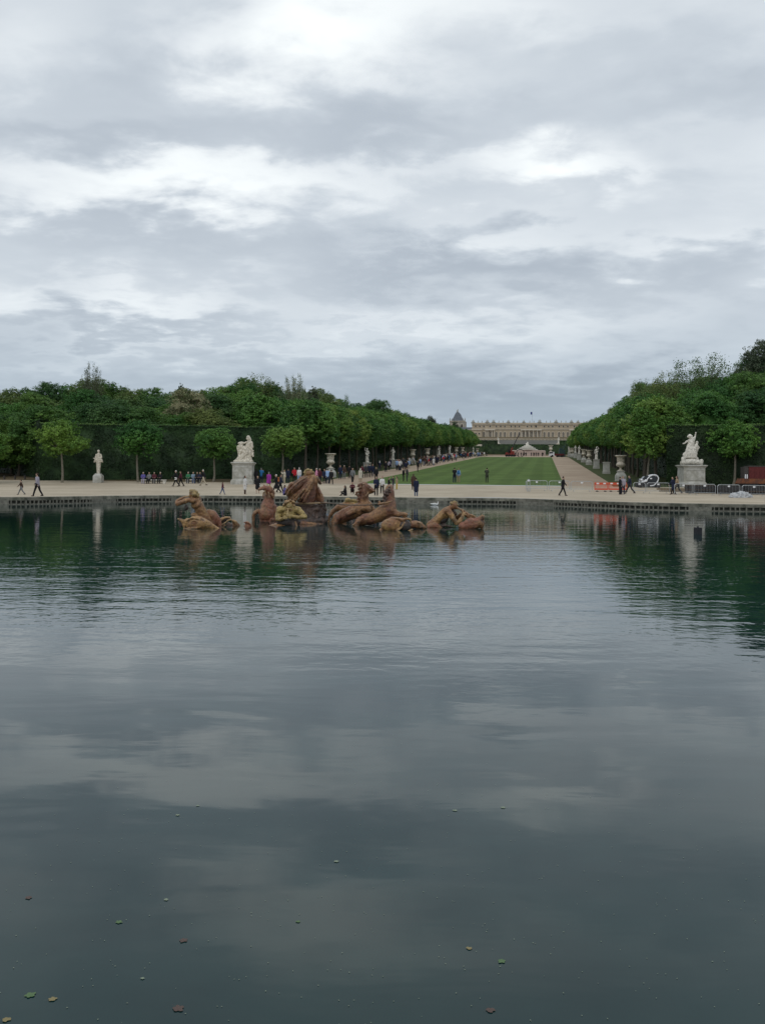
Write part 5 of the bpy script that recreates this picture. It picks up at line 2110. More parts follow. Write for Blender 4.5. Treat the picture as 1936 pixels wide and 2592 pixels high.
# pale parterre walls
for (s_, v0, v1, h_, lab) in ((452, -60, -21, .9, 'long pale low wall crossing the left parterre'), (505, -66, -24, 1.0, 'upper pale low wall of the left parterre')):
    a_, b_ = Vector(sv(s_, v0)), Vector(sv(s_, v1))
    c_ = (a_ + b_) / 2
    zg = gz(*c_) + (3.5 if s_ > 500 else 0)
    o_ = MB().box((0, 0, h_ / 2 - 1), ((b_ - a_).length, 1.0, h_ + 2)).build('parterre_wall', M['palace_pale'], None, loc=(c_.x, c_.y, zg), rot=(0, 0, RZ))
    tag(o_, lab, 'wall')
g_ = gd(1393, 440)
r_ = empty('far_vase', g_, 0, 'small pale vase on a block right of the far tiered fountain', 'vase')
MB().box((0, 0, .8), (1.6, 1.6, 2.0)).build('pedestal', M['palace_pale'], r_)
obj('vase_bowl', VASE, None, r_, (0, 0, 1.8), scale=1.7)

# tiered fountain
fz = gd(1334, 432)
fr = empty('tiered_fountain', (fz.x, fz.y, z_at(1334, 1155, 432)), RZ, 'white tiered marble fountain like a cake behind a pink stone front', 'fountain')
fu = 432 / 2400 / 5.1625
b = MB()
b.lathe([(235 * fu, -2.5), (235 * fu, 72 * fu), (225 * fu, 78 * fu)], n=40, sy=.5)
b.build('basin_front', M['pink_stone'], fr, True)
tiers = [(125, 76, 94), (98, 94, 112), (70, 112, 128), (45, 128, 142), (22, 142, 154)]
for i, (r0, z0, z1) in enumerate(tiers):
    b = MB()
    b.lathe([(r0 * fu * .9, z0 * fu - .3), (r0 * fu * .9, z0 * fu), (r0 * fu * .86, z1 * fu - .42), (r0 * fu * 1.08, z1 * fu - .38), (r0 * fu * 1.08, z1 * fu - .1), (r0 * fu * .98, z1 * fu)], n=28)
    b.build('tier', M['marble'], fr, True)
s = SC()
s.limb([((0, 0, 150 * fu), .6), ((0, 0, 170 * fu), .4), ((.1, 0, 185 * fu), .25)]).ell((-.4, 0, 160 * fu), .5)
s.build('figure', M['marble'], fr, voxel=.12, smooth=1)

# ring sculpture
g_ = P(1316.5, 1156, 330)
r_ = empty('ring_sculpture', (g_.x, g_.y, gz(g_.x, g_.y)), RZ, 'large thin brown metal ring standing upright before the tiered fountain', 'sculpture')
rr = 50 / 5.1625 * 330 / 2400
zc = P(1316.5, 1030 + 603 / 5.1625, 330).z - gz(g_.x, g_.y)
MB().path([(rr * math.cos(a), 0, zc + rr * math.sin(a)) for a in np.linspace(0, 2 * PI, 40)], .13, 6).build('ring', M['dark_steel'], r_, True)
MB().box((0, 0, (zc - rr) / 2 - .05), (.9, .7, max(.3, zc - rr + .2))).build('foot', M['rust'], r_)

# red mobile crane
D = 345
g_ = gd(1292, D)
r_ = empty('mobile_crane', g_, 0, 'red mobile crane with a long dark slanting boom before the palace', 'crane')
cu2 = D / 2400 / 5.1625


def cx(x, y, d=0):
    p_ = P(1180 + x / 5.1625, 1030 + y / 5.1625, D + d)
    return p_ - r_.location


bz = 0.5
MB().box((-.2, 0, .75), (3.6, 2.0, .45)).box((-1.4, 0, 1.15), (.9, 1.8, .7)).build('chassis', M['crane_red'], r_)
MB().box((.3, 0, 1.5), (1.7, 1.8, 1.0)).build('turret', M['crane_red'], r_)
MB().box((-.7, -.5, 1.9), (.9, .8, 1.1)).build('cab', M['glass_dark'], r_)
for x in (-1.5, -.6, .4, 1.3):
    for y in (-1.0, 1.0):
        MB().tube((x, y - .15, .42), (x, y + .15, .42), .42, .42, 12).build('wheel', M['black_rubber'], r_)
pA, pB, pC = cx(575, 600), cx(605, 530), cx(697, 342)
MB().tube(pA, pB, .32, .28, 6).build('boom_foot', M['crane_red'], r_)
MB().tube(pB, pC, .20, .11, 6).build('boom', M['black_paint'], r_)
MB().tube(cx(625, 640), cx(655, 640), .10, .10, 6).tube((1.5, 0, .7), cx(660, 645), .09, .09, 5).build('outrigger', M['crane_red'], r_)

# low flatbed and dark loader parked on the right end of the lawn
D = 322
g_ = gd(1407, D)
r_ = empty('flatbed_truck', g_, 0, 'dark red and white flatbed truck parked at the far right end of the lawn', 'truck')
MB().box((.9, 0, .75), (3.4, 2.0, .35)).box((.9, 0, 1.05), (3.0, 1.8, .2)).build('bed', M['red_dark'], r_)
MB().box((-1.5, 0, 1.15), (1.3, 1.9, 1.2)).build('cab', M['white_paint'], r_)
MB().box((-1.75, 0, 1.45), (1.0, 1.94, .45)).build('windscreen', M['glass_dark'], r_)
MB().box((-1.6, 0, .55), (1.8, 2.0, .25)).build('bumper', M['white_paint'], r_)
for x in (-1.5, .5, 2.0):
    for y in (-.95, .95):
        MB().tube((x, y - .14, .36), (x, y + .14, .36), .36, .36, 12).build('wheel', M['black_rubber'], r_)
mat('loader_green', (.03, .06, .06), .6, var=.3)
g_ = gd(1421, D + 6)
r_ = empty('small_loader', g_, 0, 'dark green small crane loader standing on the flatbed truck', 'loader')
MB().box((0, 0, 1.9), (2.0, 1.5, 1.1)).box((-.4, 0, 2.7), (.9, 1.1, .8)).box((0, 0, .7), (2.2, 1.6, 1.3)).build('body', M['loader_green'], r_)
MB().tube((.3, 0, 2.4), (1.2, 0, 3.9), .16, .12).tube((1.2, 0, 3.9), (.2, 0, 3.6), .1, .1).build('arm', M['loader_green'], r_)
# ------------------------------------------------------------------ people
CL = {}


def cloth(name, c):
    if name not in CL:
        CL[name] = mat('cloth_' + name, c, 0.9, var=.18, scale=7)
    return CL[name]


COLS = {'black': (.012, .012, .014), 'navy': (.015, .02, .045), 'grey': (.16, .165, .17), 'darkgrey': (.04, .042, .046), 'white': (.62, .61, .6),
        'cream': (.50, .46, .38), 'lilac': (.34, .31, .36), 'purple': (.10, .085, .26), 'magenta': (.26, .03, .24), 'red': (.42, .02, .03),
        'blue': (.03, .16, .36), 'lightblue': (.26, .38, .60), 'green': (.04, .17, .08), 'maroon': (.085, .02, .03), 'brown': (.06, .035, .025),
        'tan': (.34, .25, .16), 'beige': (.42, .36, .27), 'pink': (.60, .25, .38), 'yellow': (.50, .36, .06), 'jean': (.07, .10, .18),
        'orange': (.32, .11, .04), 'olive': (.045, .05, .035), 'whitehair': (.55, .53, .50), 'darkhair': (.015, .012, .01), 'blond': (.28, .20, .10),
        'bluegrey': (.18, .24, .30)}
for k_, c_ in COLS.items():
    cloth(k_, c_)

TH, SH = 0.44, 0.42


def skeleton(pose):
    """joints of a 1.72 m person at the origin, facing -Y"""
    J = {}
    hip_z = {'sit': .50, 'ground': .12, 'crouch': .34}.get(pose, .90)
    lean = {'walkA': .05, 'walkB': .04, 'sit': -.03, 'crouch': .18, 'ground': .04}.get(pose, 0)
    J['hip'] = Vector((0, 0, hip_z))
    J['chest'] = Vector((0, -lean * .7, hip_z + .34))
    J['neck'] = Vector((0, -lean, hip_z + .55))
    J['head'] = Vector((0, -lean - .02, hip_z + .71))
    legs = {'stand': ((.03, .0), (-.02, .0)), 'photo': ((.05, 0), (-.05, 0)), 'walkA': ((.50, .10), (-.32, .42)), 'walkB': ((-.26, .30), (.36, .05)),
            'sit': ((1.45, 1.40), (1.40, 1.32)), 'ground': ((1.9, 2.3), (1.75, 2.4)), 'crouch': ((2.05, 2.55), (1.85, 2.45)),
            'bag': ((.08, .04), (-.06, .0))}[pose]
    for i, (a, bnd) in enumerate(legs):
        sx = -1 if i == 0 else 1
        h = J['hip'] + Vector((sx * .095, 0, -.02))
        kn = h + Vector((sx * (.02 if pose not in ('ground',) else .14), -math.sin(a) * TH, -math.cos(a) * TH))
        b2 = a - bnd
        an = kn + Vector((0, -math.sin(b2) * SH, -math.cos(b2) * SH))
        if pose == 'ground':
            kn = h + Vector((sx * .20, -.30, .12))
            an = Vector((-sx * .06, -.40, .06))
        J['leg%d' % i] = (h, kn, an)
    arms = {'stand': ((.05, .15), (-.05, .15)), 'walkA': ((-.45, .25), (.45, .35)), 'walkB': ((.35, .35), (-.35, .15)), 'photo': ((.9, 1.5), (.9, 1.5)),
            'sit': ((.45, .9), (.4, 1.0)), 'ground': ((.5, 1.0), (.5, .9)), 'crouch': ((.9, .9), (.9, .9)), 'bag': ((.25, 1.0), (.0, .2))}[pose]
    for i, (a, bnd) in enumerate(arms):
        sx = -1 if i == 0 else 1
        s_ = J['neck'] + Vector((sx * .175, 0, -.06))
        e_ = s_ + Vector((sx * .05, -math.sin(a) * .28, -math.cos(a) * .28))
        b2 = a + bnd
        w_ = e_ + Vector((-sx * (.10 if bnd > .8 else .0), -math.sin(b2) * .25, -math.cos(b2) * .25))
        J['arm%d' % i] = (s_, e_, w_)
    return J


def person_meshes(pose, outfit, hair):
    J = skeleton(pose)
    out_ = {}
    s = SC()
    hd = J['head']
    s.limb([(J['hip'], .115), (J['chest'], .12), (J['neck'] + Vector((0, 0, -.05)), .085), (J['neck'] + Vector((0, 0, .06)), .05), (hd + Vector((0, 0, -.04)), .06)])
    s.ell(hd, (.074, .092, .112))
    s.ell(hd + Vector((0, -.095, -.01)), (.014, .02, .024))
    s.ell(hd + Vector((.078, 0, -.01)), (.014, .02, .03)).ell(hd + Vector((-.078, 0, -.01)), (.014, .02, .03))
    for i in (0, 1):
        h, k_, a = J['leg%d' % i]
        s.limb([(h, .085), (k_, .055), (a, .04)])
        s.limb([(a + Vector((0, .03, -.02)), .035), (a + Vector((0, -.13, -.03)), .03)])
        q, e, w_ = J['arm%d' % i]
        s.limb([(q, .05), (e, .038), (w_, .028)])
        d_ = (w_ - e).normalized()
        s.limb([(w_, .028), (w_ + d_ * .07, .032)])
        sd = Vector((1, 0, 0))
        for m_ in (-1.5, -.5, .5, 1.5):
            s.limb([(w_ + d_ * .08 + sd * m_ * .016, .010), (w_ + d_ * (.15 - abs(m_) * .01) + sd * m_ * .018 + Vector((0, -.015, 0)), .008)])
        s.limb([(w_ + d_ * .03 + sd * .03, .011), (w_ + d_ * .08 + sd * .05 + Vector((0, -.02, 0)), .009)])
    out_['body'] = s.mesh('person', voxel=.018, smooth=1)
    # trousers
    if outfit in ('jacket', 'shirt', 'coat'):
        s = SC()
        s.limb([(J['hip'] + Vector((0, 0, .05)), .135), (J['hip'], .14)])
        for i in (0, 1):
            h, k_, a = J['leg%d' % i]
            s.limb([(h, .105), (k_, .075), (a.lerp(k_, .08), .062)])
        out_['trousers'] = s.mesh('trousers', voxel=.026, smooth=1)
    s = SC()
    t_ = .03 if outfit != 'shirt' else .015
    s.limb([(J['hip'] + Vector((0, 0, .06)), .125 + t_), (J['chest'], .13 + t_), (J['neck'] + Vector((0, 0, -.07)), .095 + t_ * .7)])
    s.limb([(J['neck'] + Vector((-.14, 0, -.07)), .06 + t_ * .6), (J['neck'] + Vector((.14, 0, -.07)), .06 + t_ * .6)])
    s.limb([(J['chest'] + Vector((-.06, 0, 0)), .12 + t_), (J['chest'] + Vector((.06, 0, 0)), .12 + t_)])
    for i in (0, 1):
        q, e, w_ = J['arm%d' % i]
        s.limb([(q, .058 + t_ * .5), (e, .048 + t_ * .5), (w_.lerp(e, .08), .042 + t_ * .3)])
    if outfit in ('coat', 'dress'):
        h0, k0, _ = J['leg0']
        h1, k1, _ = J['leg1']
        s.limb([(h0, .13), (k0.lerp(h0, .15), .12)]).limb([(h1, .13), (k1.lerp(h1, .15), .12)]).limb([(J['hip'], .15), ((k0 + k1) / 2 + Vector((0, 0, .06)), .15)])
    else:
        s.limb([(J['hip'] + Vector((0, 0, .05)), .145 + t_ * .6), (J['hip'] + Vector((0, 0, -.04)), .14 + t_ * .6)])
    out_['jacket'] = s.mesh('jacket', voxel=.026, smooth=1)
    s = SC()
    s.ell(hd + Vector((0, .026, .030)), (.082, .090, .098))
    if hair == 'long':
        s.limb([(hd + Vector((0, .05, .0)), .085), (hd + Vector((0, .09, -.20)), .075), (hd + Vector((0, .09, -.33)), .05)])
    if hair == 'hood':
        s.limb([(hd + Vector((0, .03, .02)), .105), (hd + Vector((0, .06, -.10)), .10)])
    out_['hair'] = s.mesh('hair', voxel=.018, smooth=1)
    s = SC()
    for i in (0, 1):
        h, k_, a = J['leg%d' % i]
        s.limb([(a + Vector((0, .04, -.035)), .046), (a + Vector((0, -.13, -.045)), .040)])
    out_['shoes'] = s.mesh('shoes', voxel=.022, smooth=1)
    s = SC()
    c_ = J['chest'] + Vector((0, .20, .04))
    s.limb([(c_ + Vector((-.07, 0, -.15)), .09), (c_ + Vector((.07, 0, -.15)), .09)])
    s.limb([(c_ + Vector((-.06, 0, .12)), .08), (c_ + Vector((.06, 0, .12)), .08)])
    s.limb([(c_ + Vector((0, 0, -.15)), .1), (c_ + Vector((0, 0, .12)), .09)])
    out_['backpack'] = s.mesh('backpack', voxel=.025, smooth=1)
    s = SC()
    hx = J['hip'] + Vector((.22, 0, .02))
    s.limb([(hx + Vector((0, -.09, 0)), .055), (hx + Vector((0, .09, 0)), .055), (hx + Vector((0, .08, -.16)), .055), (hx + Vector((0, -.08, -.16)), .055)])
    s.limb([(hx + Vector((0, 0, 0)), .012), (J['neck'] + Vector((.1, -.1, -.03)), .012)])
    out_['shoulder_bag'] = s.mesh('shoulder_bag', voxel=.024, smooth=1)
    return out_


_pm = {}


def set_slot(o, m_):
    if not o.data.materials:
        o.data.materials.append(None)
    o.material_slots[0].link = 'OBJECT'
    o.material_slots[0].material = m_


def person(loc, face, label, pose='stand', outfit='jacket', top='black', legs='black', hair='short', haircol='darkhair', h=1.72, back=None, bag=None,
           group=None, shoes='black', name='person'):
    key = (pose, outfit, hair)
    if key not in _pm:
        _pm[key] = person_meshes(*key)
    mm = _pm[key]
    r = h / 1.72
    o = obj(name, mm['body'], None, None, loc, (0, 0, face), r)
    z_fix = {'ground': 0.0}.get(pose, 0.0)
    o.location.z += z_fix + .015
    set_slot(o, M['skin'])
    tag(o, label, 'person', group)
    for part, c_ in (('jacket', top), ('trousers', legs), ('hair', haircol), ('shoes', shoes)):
        if part in mm:
            nm = {'jacket': {'dress': 'dress', 'coat': 'coat', 'shirt': 'shirt'}.get(outfit, 'jacket')}.get(part, part)
            q = obj(nm, mm[part], None, o)
            set_slot(q, CL[c_])
    if back:
        set_slot(obj('backpack', mm['backpack'], None, o), CL[back])
    if bag:
        set_slot(obj('shoulder_bag', mm['shoulder_bag'], None, o), CL[bag])
    return o


FL, FR, FT, FA = -PI / 2, PI / 2, 0.0, PI     # facing left, right, towards the viewer, away
# facing: 0 looks at the viewer; +90 deg turns to the viewer's right
FACE = {'L': -PI / 2, 'R': PI / 2, 'T': 0.0, 'A': PI}
walkers = [
    # px, foot y, height m, facing, pose, outfit, top, legs, hair, haircol, extras, label
    (54, 1253.5, 1.22, 'L', 'walkA', 'shirt', 'brown', 'grey', 'short', 'darkhair', {}, 'child in dark top and grey trousers walking left at the far left kerb'),
    (95, 1256.5, 1.76, 'L', 'walkB', 'shirt', 'lilac', 'black', 'short', 'brown', {'bag': 'black'}, 'man in pale lilac shirt with black bag walking left on the kerb'),
    (446, 1232, 1.74, 'L', 'walkA', 'jacket', 'black', 'black', 'short', 'whitehair', {'bag': 'white'}, 'white haired person in black carrying a white bag, walking left'),
    (458, 1231, 1.62, 'L', 'walkB', 'jacket', 'maroon', 'black', 'short', 'brown', {'bag': 'black'}, 'person in dark maroon jacket walking just behind the white haired one'),
    (515, 1230, 1.76, 'L', 'walkA', 'jacket', 'black', 'beige', 'short', 'whitehair', {}, 'white haired man in dark jacket and beige trousers walking left'),
    (563, 1252, 1.12, 'R', 'walkB', 'shirt', 'maroon', 'jean', 'long', 'darkhair', {}, 'small girl in dark purple top and jeans near the kerb'),
    (620, 1251.5, 1.70, 'R', 'stand', 'coat', 'white', 'brown', 'long', 'darkhair', {'bag': 'black'}, 'woman in knee long white coat with long black hair before the pedestal'),
    (648, 1225, 1.68, 'A', 'stand', 'jacket', 'black', 'black', 'hood', 'darkhair', {}, 'person in hooded black jacket beside the left marble pedestal'),
    (661, 1223, 1.74, 'A', 'photo', 'jacket', 'blue', 'navy', 'short', 'grey', {}, 'person in bright blue jacket right of the left marble pedestal'),
    (652, 1249, 1.64, 'T', 'stand', 'dress', 'black', 'black', 'long', 'darkhair', {'bag': 'white'}, 'woman in short black dress with a small white bag'),
    (680, 1235, 1.66, 'A', 'walkA', 'coat', 'magenta', 'tan', 'short', 'grey', {}, 'person in magenta coat behind the head of the left horse'),
    (700, 1249, 1.78, 'L', 'walkA', 'coat', 'black', 'black', 'short', 'whitehair', {'back': 'orange'}, 'tall person in black coat with rust brown backpack'),
    (709, 1247, 1.72, 'R', 'walkB', 'jacket', 'navy', 'black', 'short', 'brown', {'bag': 'black'}, 'person in navy jacket striding right with a black bag'),
    (720, 1224, 1.55, 'L', 'photo', 'jacket', 'cream', 'beige', 'short', 'blond', {}, 'person in cream jacket and beige trousers holding up a hand'),
    (729, 1223, 1.70, 'A', 'stand', 'jacket', 'navy', 'navy', 'short', 'darkhair', {}, 'person all in navy between the cream and red jackets'),
    (745, 1222, 1.76, 'T', 'bag', 'jacket', 'red', 'black', 'short', 'darkhair', {}, 'person in bright red jacket left of the charioteer'),
    (757, 1222, 1.74, 'A', 'stand', 'jacket', 'white', 'lightblue', 'short', 'whitehair', {}, 'white haired person in white jacket and light blue trousers'),
    (801, 1224, 1.74, 'L', 'bag', 'jacket', 'pink', 'black', 'short', 'whitehair', {'back': 'maroon'}, 'person in pink and maroon just right of the charioteer head'),
    (809, 1223, 1.66, 'T', 'stand', 'jacket', 'maroon', 'navy', 'short', 'whitehair', {}, 'white haired person in maroon beside the pink jacket'),
    (821, 1224, 1.64, 'T', 'stand', 'jacket', 'navy', 'black', 'short', 'blond', {'bag': 'white'}, 'person in navy with a white bag before the nearest left vase'),
    (829, 1224, 1.68, 'A', 'stand', 'jacket', 'lightblue', 'navy', 'short', 'darkhair', {}, 'person in light blue jacket before the nearest left vase'),
    (838, 1227, 1.68, 'A', 'walkA', 'jacket', 'black', 'black', 'short', 'darkhair', {}, 'person in black walking towards the nearest left vase'),
    (861, 1213, 1.70, 'T', 'stand', 'jacket', 'navy', 'navy', 'short', 'darkhair', {'bag': 'blue'}, 'person in navy with blue bag right of the nearest left vase'),
    (871, 1212, 1.66, 'T', 'bag', 'jacket', 'brown', 'grey', 'short', 'whitehair', {}, 'person in brown jacket and grey trousers by the verge'),
    (884, 1211, 1.68, 'A', 'walkB', 'jacket', 'black', 'black', 'short', 'darkhair', {}, 'person in black left of the grey hooded walker'),
    (892, 1224, 1.76, 'T', 'walkA', 'jacket', 'grey', 'black', 'short', 'darkhair', {'back': 'black'}, 'person in light grey hooded top with backpack straps walking towards the basin'),
    (912, 1220, 1.58, 'A', 'stand', 'coat', 'cream', 'tan', 'hood', 'cream', {}, 'person in short cream coat at the left corner of the lawn'),
    (916, 1209, 1.60, 'A', 'stand', 'jacket', 'maroon', 'black', 'short', 'brown', {}, 'person in maroon behind the cream coat'),
    (926, 1209, 1.70, 'T', 'stand', 'jacket', 'darkgrey', 'black', 'short', 'darkhair', {}, 'person in dark grey before the first left figure pedestal'),
    (935, 1208, 1.74, 'A', 'stand', 'jacket', 'navy', 'black', 'short', 'darkhair', {}, 'tall person in navy by the first left figure pedestal'),
    (943, 1207, 1.68, 'T', 'walkB', 'jacket', 'navy', 'navy', 'short', 'brown', {}, 'person in navy blue stepping right of the first left figure pedestal'),
    (952, 1218, 1.66, 'T', 'stand', 'jacket', 'black', 'black', 'long', 'darkhair', {}, 'long haired person in black behind the one with the large bag'),
    (952, 1255, 1.72, 'T', 'bag', 'jacket', 'navy', 'black', 'short', 'darkhair', {'bag': 'black', 'back': 'darkgrey'}, 'person in dark blue with a large black bag near the kerb'),
    (967, 1249, 1.62, 'T', 'bag', 'shirt', 'white', 'black', 'long', 'darkhair', {}, 'woman in white shirt and black trousers with long dark hair'),
    (984, 1242, 1.30, 'R', 'bag', 'jacket', 'black', 'black', 'short', 'darkhair', {}, 'child in black bending over behind the right horse'),
    (995, 1240, 1.40, 'L', 'photo', 'jacket', 'darkgrey', 'darkgrey', 'short', 'brown', {}, 'child in dark grey between two others behind the right horse'),
    (1004, 1239, 1.32, 'L', 'stand', 'jacket', 'tan', 'yellow', 'long', 'darkhair', {}, 'child in yellow trousers standing behind the right horse'),
    (1021, 1219, 1.60, 'R', 'stand', 'jacket', 'black', 'black', 'short', 'brown', {}, 'person in black at the lawn edge, left one of a pair'),
    (1030, 1219.5, 1.70, 'L', 'stand', 'jacket', 'darkgrey', 'darkgrey', 'short', 'darkhair', {}, 'person in dark grey at the lawn edge, right one of a pair'),
    (1046, 1240, 1.62, 'A', 'walkB', 'coat', 'brown', 'black', 'long', 'brown', {'bag': 'black'}, 'woman in dark brown coat behind the person in navy coat'),
    (1053, 1256, 1.62, 'A', 'stand', 'coat', 'navy', 'jean', 'short', 'darkhair', {}, 'person in navy coat standing alone close to the kerb'),
    (1150, 1222, 1.74, 'A', 'photo', 'jacket', 'black', 'navy', 'short', 'darkhair', {}, 'man in black photographing towards the palace on the lawn edge'),
    (1160, 1221, 1.62, 'A', 'stand', 'shirt', 'lightblue', 'tan', 'short', 'blond', {'back': 'blue'}, 'person in light blue with bare tan legs beside the man in black'),
    (1232, 1222, 1.72, 'A', 'photo', 'jacket', 'olive', 'olive', 'short', 'darkhair', {}, 'person in dark olive photographing alone at the lawn edge'),
    (1424, 1255, 1.76, 'R', 'walkB', 'jacket', 'black', 'black', 'short', 'darkhair', {}, 'man in black with hand to his face on the right plaza'),
    (1569, 1252, 1.66, 'R', 'stand', 'jacket', 'black', 'black', 'short', 'darkhair', {}, 'person in black at the right end of the red barriers'),
    (1576, 1251.5, 1.72, 'T', 'bag', 'jacket', 'lilac', 'navy', 'short', 'darkhair', {}, 'person in pale pinkish jacket before the red barriers'),
    (1594, 1251, 1.76, 'L', 'walkA', 'jacket', 'navy', 'darkgrey', 'short', 'brown', {}, 'man in navy jacket striding left behind the pair at the red barriers'),
    (1703, 1251.5, 1.66, 'L', 'walkB', 'coat', 'navy', 'black', 'short', 'darkhair', {}, 'person in long navy coat walking left of the right marble group'),
    (1714, 1251, 1.70, 'L', 'walkA', 'jacket', 'tan', 'black', 'long', 'brown', {'bag': 'black'}, 'woman in tan jacket walking beside the long navy coat'),
]
for px, py, h_, fc, pose, outfit, top, legs, hair, hc, ex, lab in walkers:
    person(gp(px, py, 68), FACE[fc] + random.uniform(-.25, .25), lab, pose, outfit, top, legs, hair, hc, h_, ex.get('back'), ex.get('bag'))
# seated on the ground or crouching
for px, py, fc, pose, top, hc, lab in ((720, 1254, 'R', 'ground', 'purple', 'darkhair', 'long haired person sitting on the gravel left of the charioteer'),
                                       (874, 1255, 'L', 'ground', 'black', 'darkhair', 'person in black sitting cross legged on the kerb gravel'),
                                       (892, 1251, 'T', 'crouch', 'maroon', 'darkhair', 'person in reddish top crouching by the middle horse')):
    person(gp(px, py, 68), FACE[fc], lab, pose, 'jacket', top, 'black', 'long', hc, 1.66)
# benches and the people on them
for i, (x0, x1, py, ppl) in enumerate(((356, 420, 1224.5, [(361, 'purple', 'lilac', 'whitehair', 'person in violet jacket, leftmost on the left bench'),
                                                        (376, 'grey', 'black', 'brown', 'person in pale grey patterned top on the left bench'),
                                                        (389, 'maroon', 'darkgrey', 'grey', 'person in maroon jacket on the left bench'),
                                                        (404, 'black', 'black', 'whitehair', 'grey haired person in black, rightmost on the left bench')]),
                                       (470, 510, 1224, [(475, 'green', 'darkgrey', 'whitehair', 'person in green jacket on the right bench'),
                                                         (488, 'bluegrey', 'jean', 'blond', 'person in pale blue on the right bench'),
                                                         (498, 'black', 'black', 'brown', 'person in black sitting third on the right bench'),
                                                         (505, 'navy', 'black', 'darkhair', 'person in navy, rightmost on the right bench')]))):
    a_, b_ = gp(x0, py), gp(x1, py)
    c_ = (a_ + b_) / 2
    L_ = (b_ - a_).length
    br = empty('stone_bench', (c_.x, c_.y + .25, c_.z), math.atan2(b_.y - a_.y, b_.x - a_.x), 'pale stone bench before the hedge, the %s of two' % ('left', 'right')[i], 'bench')
    MB().box((0, 0, .43), (L_, .5, .1)).build('seat', M['marble'], br)
    for q in (-.42, 0, .42):
        MB().box((q * L_, 0, .17), (.3, .4, .42)).build('leg', M['marble'], br)
    for px, top, legs, hc, lab in ppl:
        p_ = gp(px, py)
        person((p_.x, p_.y + .26, p_.z), random.uniform(-.3, .3), lab, 'sit', 'jacket', top, legs, 'short', hc, 1.70)

# the crowd strolling along the left gravel walk
rc = random.Random(11)
tops = ['black', 'black', 'navy', 'navy', 'darkgrey', 'maroon', 'white', 'grey', 'brown', 'lightblue', 'red', 'cream', 'black', 'navy', 'blue', 'lilac', 'darkgrey', 'tan']
cname = {'black': 'black', 'navy': 'navy', 'darkgrey': 'dark grey', 'maroon': 'maroon', 'white': 'white', 'grey': 'grey', 'brown': 'brown', 'lightblue': 'light blue',
         'red': 'red', 'cream': 'cream', 'blue': 'bright blue', 'lilac': 'lilac', 'tan': 'tan'}
combos = [('stand', 'jacket', 'short'), ('walkA', 'jacket', 'short'), ('walkB', 'jacket', 'short'), ('stand', 'coat', 'long'), ('bag', 'jacket', 'short'), ('walkA', 'shirt', 'long')]
clusters = [(150, 8), (158, 7), (170, 7), (186, 9), (195, 9), (204, 8), (214, 10), (226, 9), (238, 8), (250, 8), (262, 8), (275, 8), (290, 8), (305, 8), (322, 7), (340, 7), (360, 6),
            (380, 5)]
for s0, n_ in clusters:
    for _ in range(n_):
        s_, v_ = s0 + rc.uniform(-5, 5), -16.0 + abs(rc.gauss(0, 1.7)) * (1.0 if rc.random() < .8 else -.8)
        x, y = sv(s_, v_)
        t_ = rc.choice(tops)
        po, ou, ha = rc.choice(combos)
        near = 'beside the first figures' if s0 < 190 else ('beside the middle vases' if s0 < 290 else 'far along near the lawn end')
        person((x, y, gz(x, y)), rc.choice((0, PI, PI, .4, 2.8, 1.6, -1.6)) + rc.uniform(-.3, .3), 'stroller in %s %s on the left gravel walk, %s' %
               (cname[t_], 'coat' if ou == 'coat' else ('shirt' if ou == 'shirt' else 'jacket'), near), po, ou, t_, rc.choice(('black', 'navy', 'jean', 'darkgrey', 'beige')),
               ha, rc.choice(('darkhair', 'darkhair', 'brown', 'blond', 'whitehair')), rc.uniform(1.55, 1.8), group='crowd on the left gravel walk')
for px in (1299, 1303, 1311, 1318, 1323, 1327, 1331, 1344, 1349, 1352, 1357, 1362, 1371, 1373, 1290, 1286):
    g_ = gd(px, 396 + rc.uniform(-6, 6))
    person(g_, rc.uniform(0, 6), 'tiny dark visitor before the pink front of the tiered fountain', 'stand', 'jacket', 'black', 'black', 'short', 'darkhair', 1.75,
           group='visitors before the tiered fountain')
# ------------------------------------------------------------------ barriers, vehicles, small things
def rot_to(a, b):
    return math.atan2(b.y - a.y, b.x - a.x)


def metal_barrier(px0, px1, py, label, hgt=1.05, group='metal crowd barriers', m='metal_grey', step=.14):
    a, b_ = gp(px0, py, 66), gp(px1, py, 66)
    L_ = (b_ - a).length
    c = (a + b_) / 2
    r_ = empty('crowd_barrier', c, rot_to(a, b_), label, 'barrier', group)
    h = hgt
    x = L_ / 2 - .03
    MB().path([(-x, 0, .12), (-x, 0, h - .12), (-x + .14, 0, h), (x - .14, 0, h), (x, 0, h - .12), (x, 0, .12)], .028, 6).build('frame', M[m], r_)
    MB().tube((-x, 0, .27), (x, 0, .27), .02).build('lower_rail', M[m], r_)
    n_ = max(2, int(2 * x / step))
    me_ = MB().tube((0, 0, .27), (0, 0, h - .02), .007, .007, 4).mesh('bar')
    me_.materials.append(M[m])
    for i in range(1, n_):
        obj('bar', me_, None, r_, (-x + 2 * x * i / n_, 0, 0))
    for s_ in (-.75, .75):
        MB().path([(s_ * x, -.3, .03), (s_ * x, 0, .16), (s_ * x, .3, .03)], .02, 5).build('foot', M[m], r_)
    MB().box((0, -.03, h - .14), (.22, .02, .14)).build('plate', M['white_paint'], r_)
    return r_


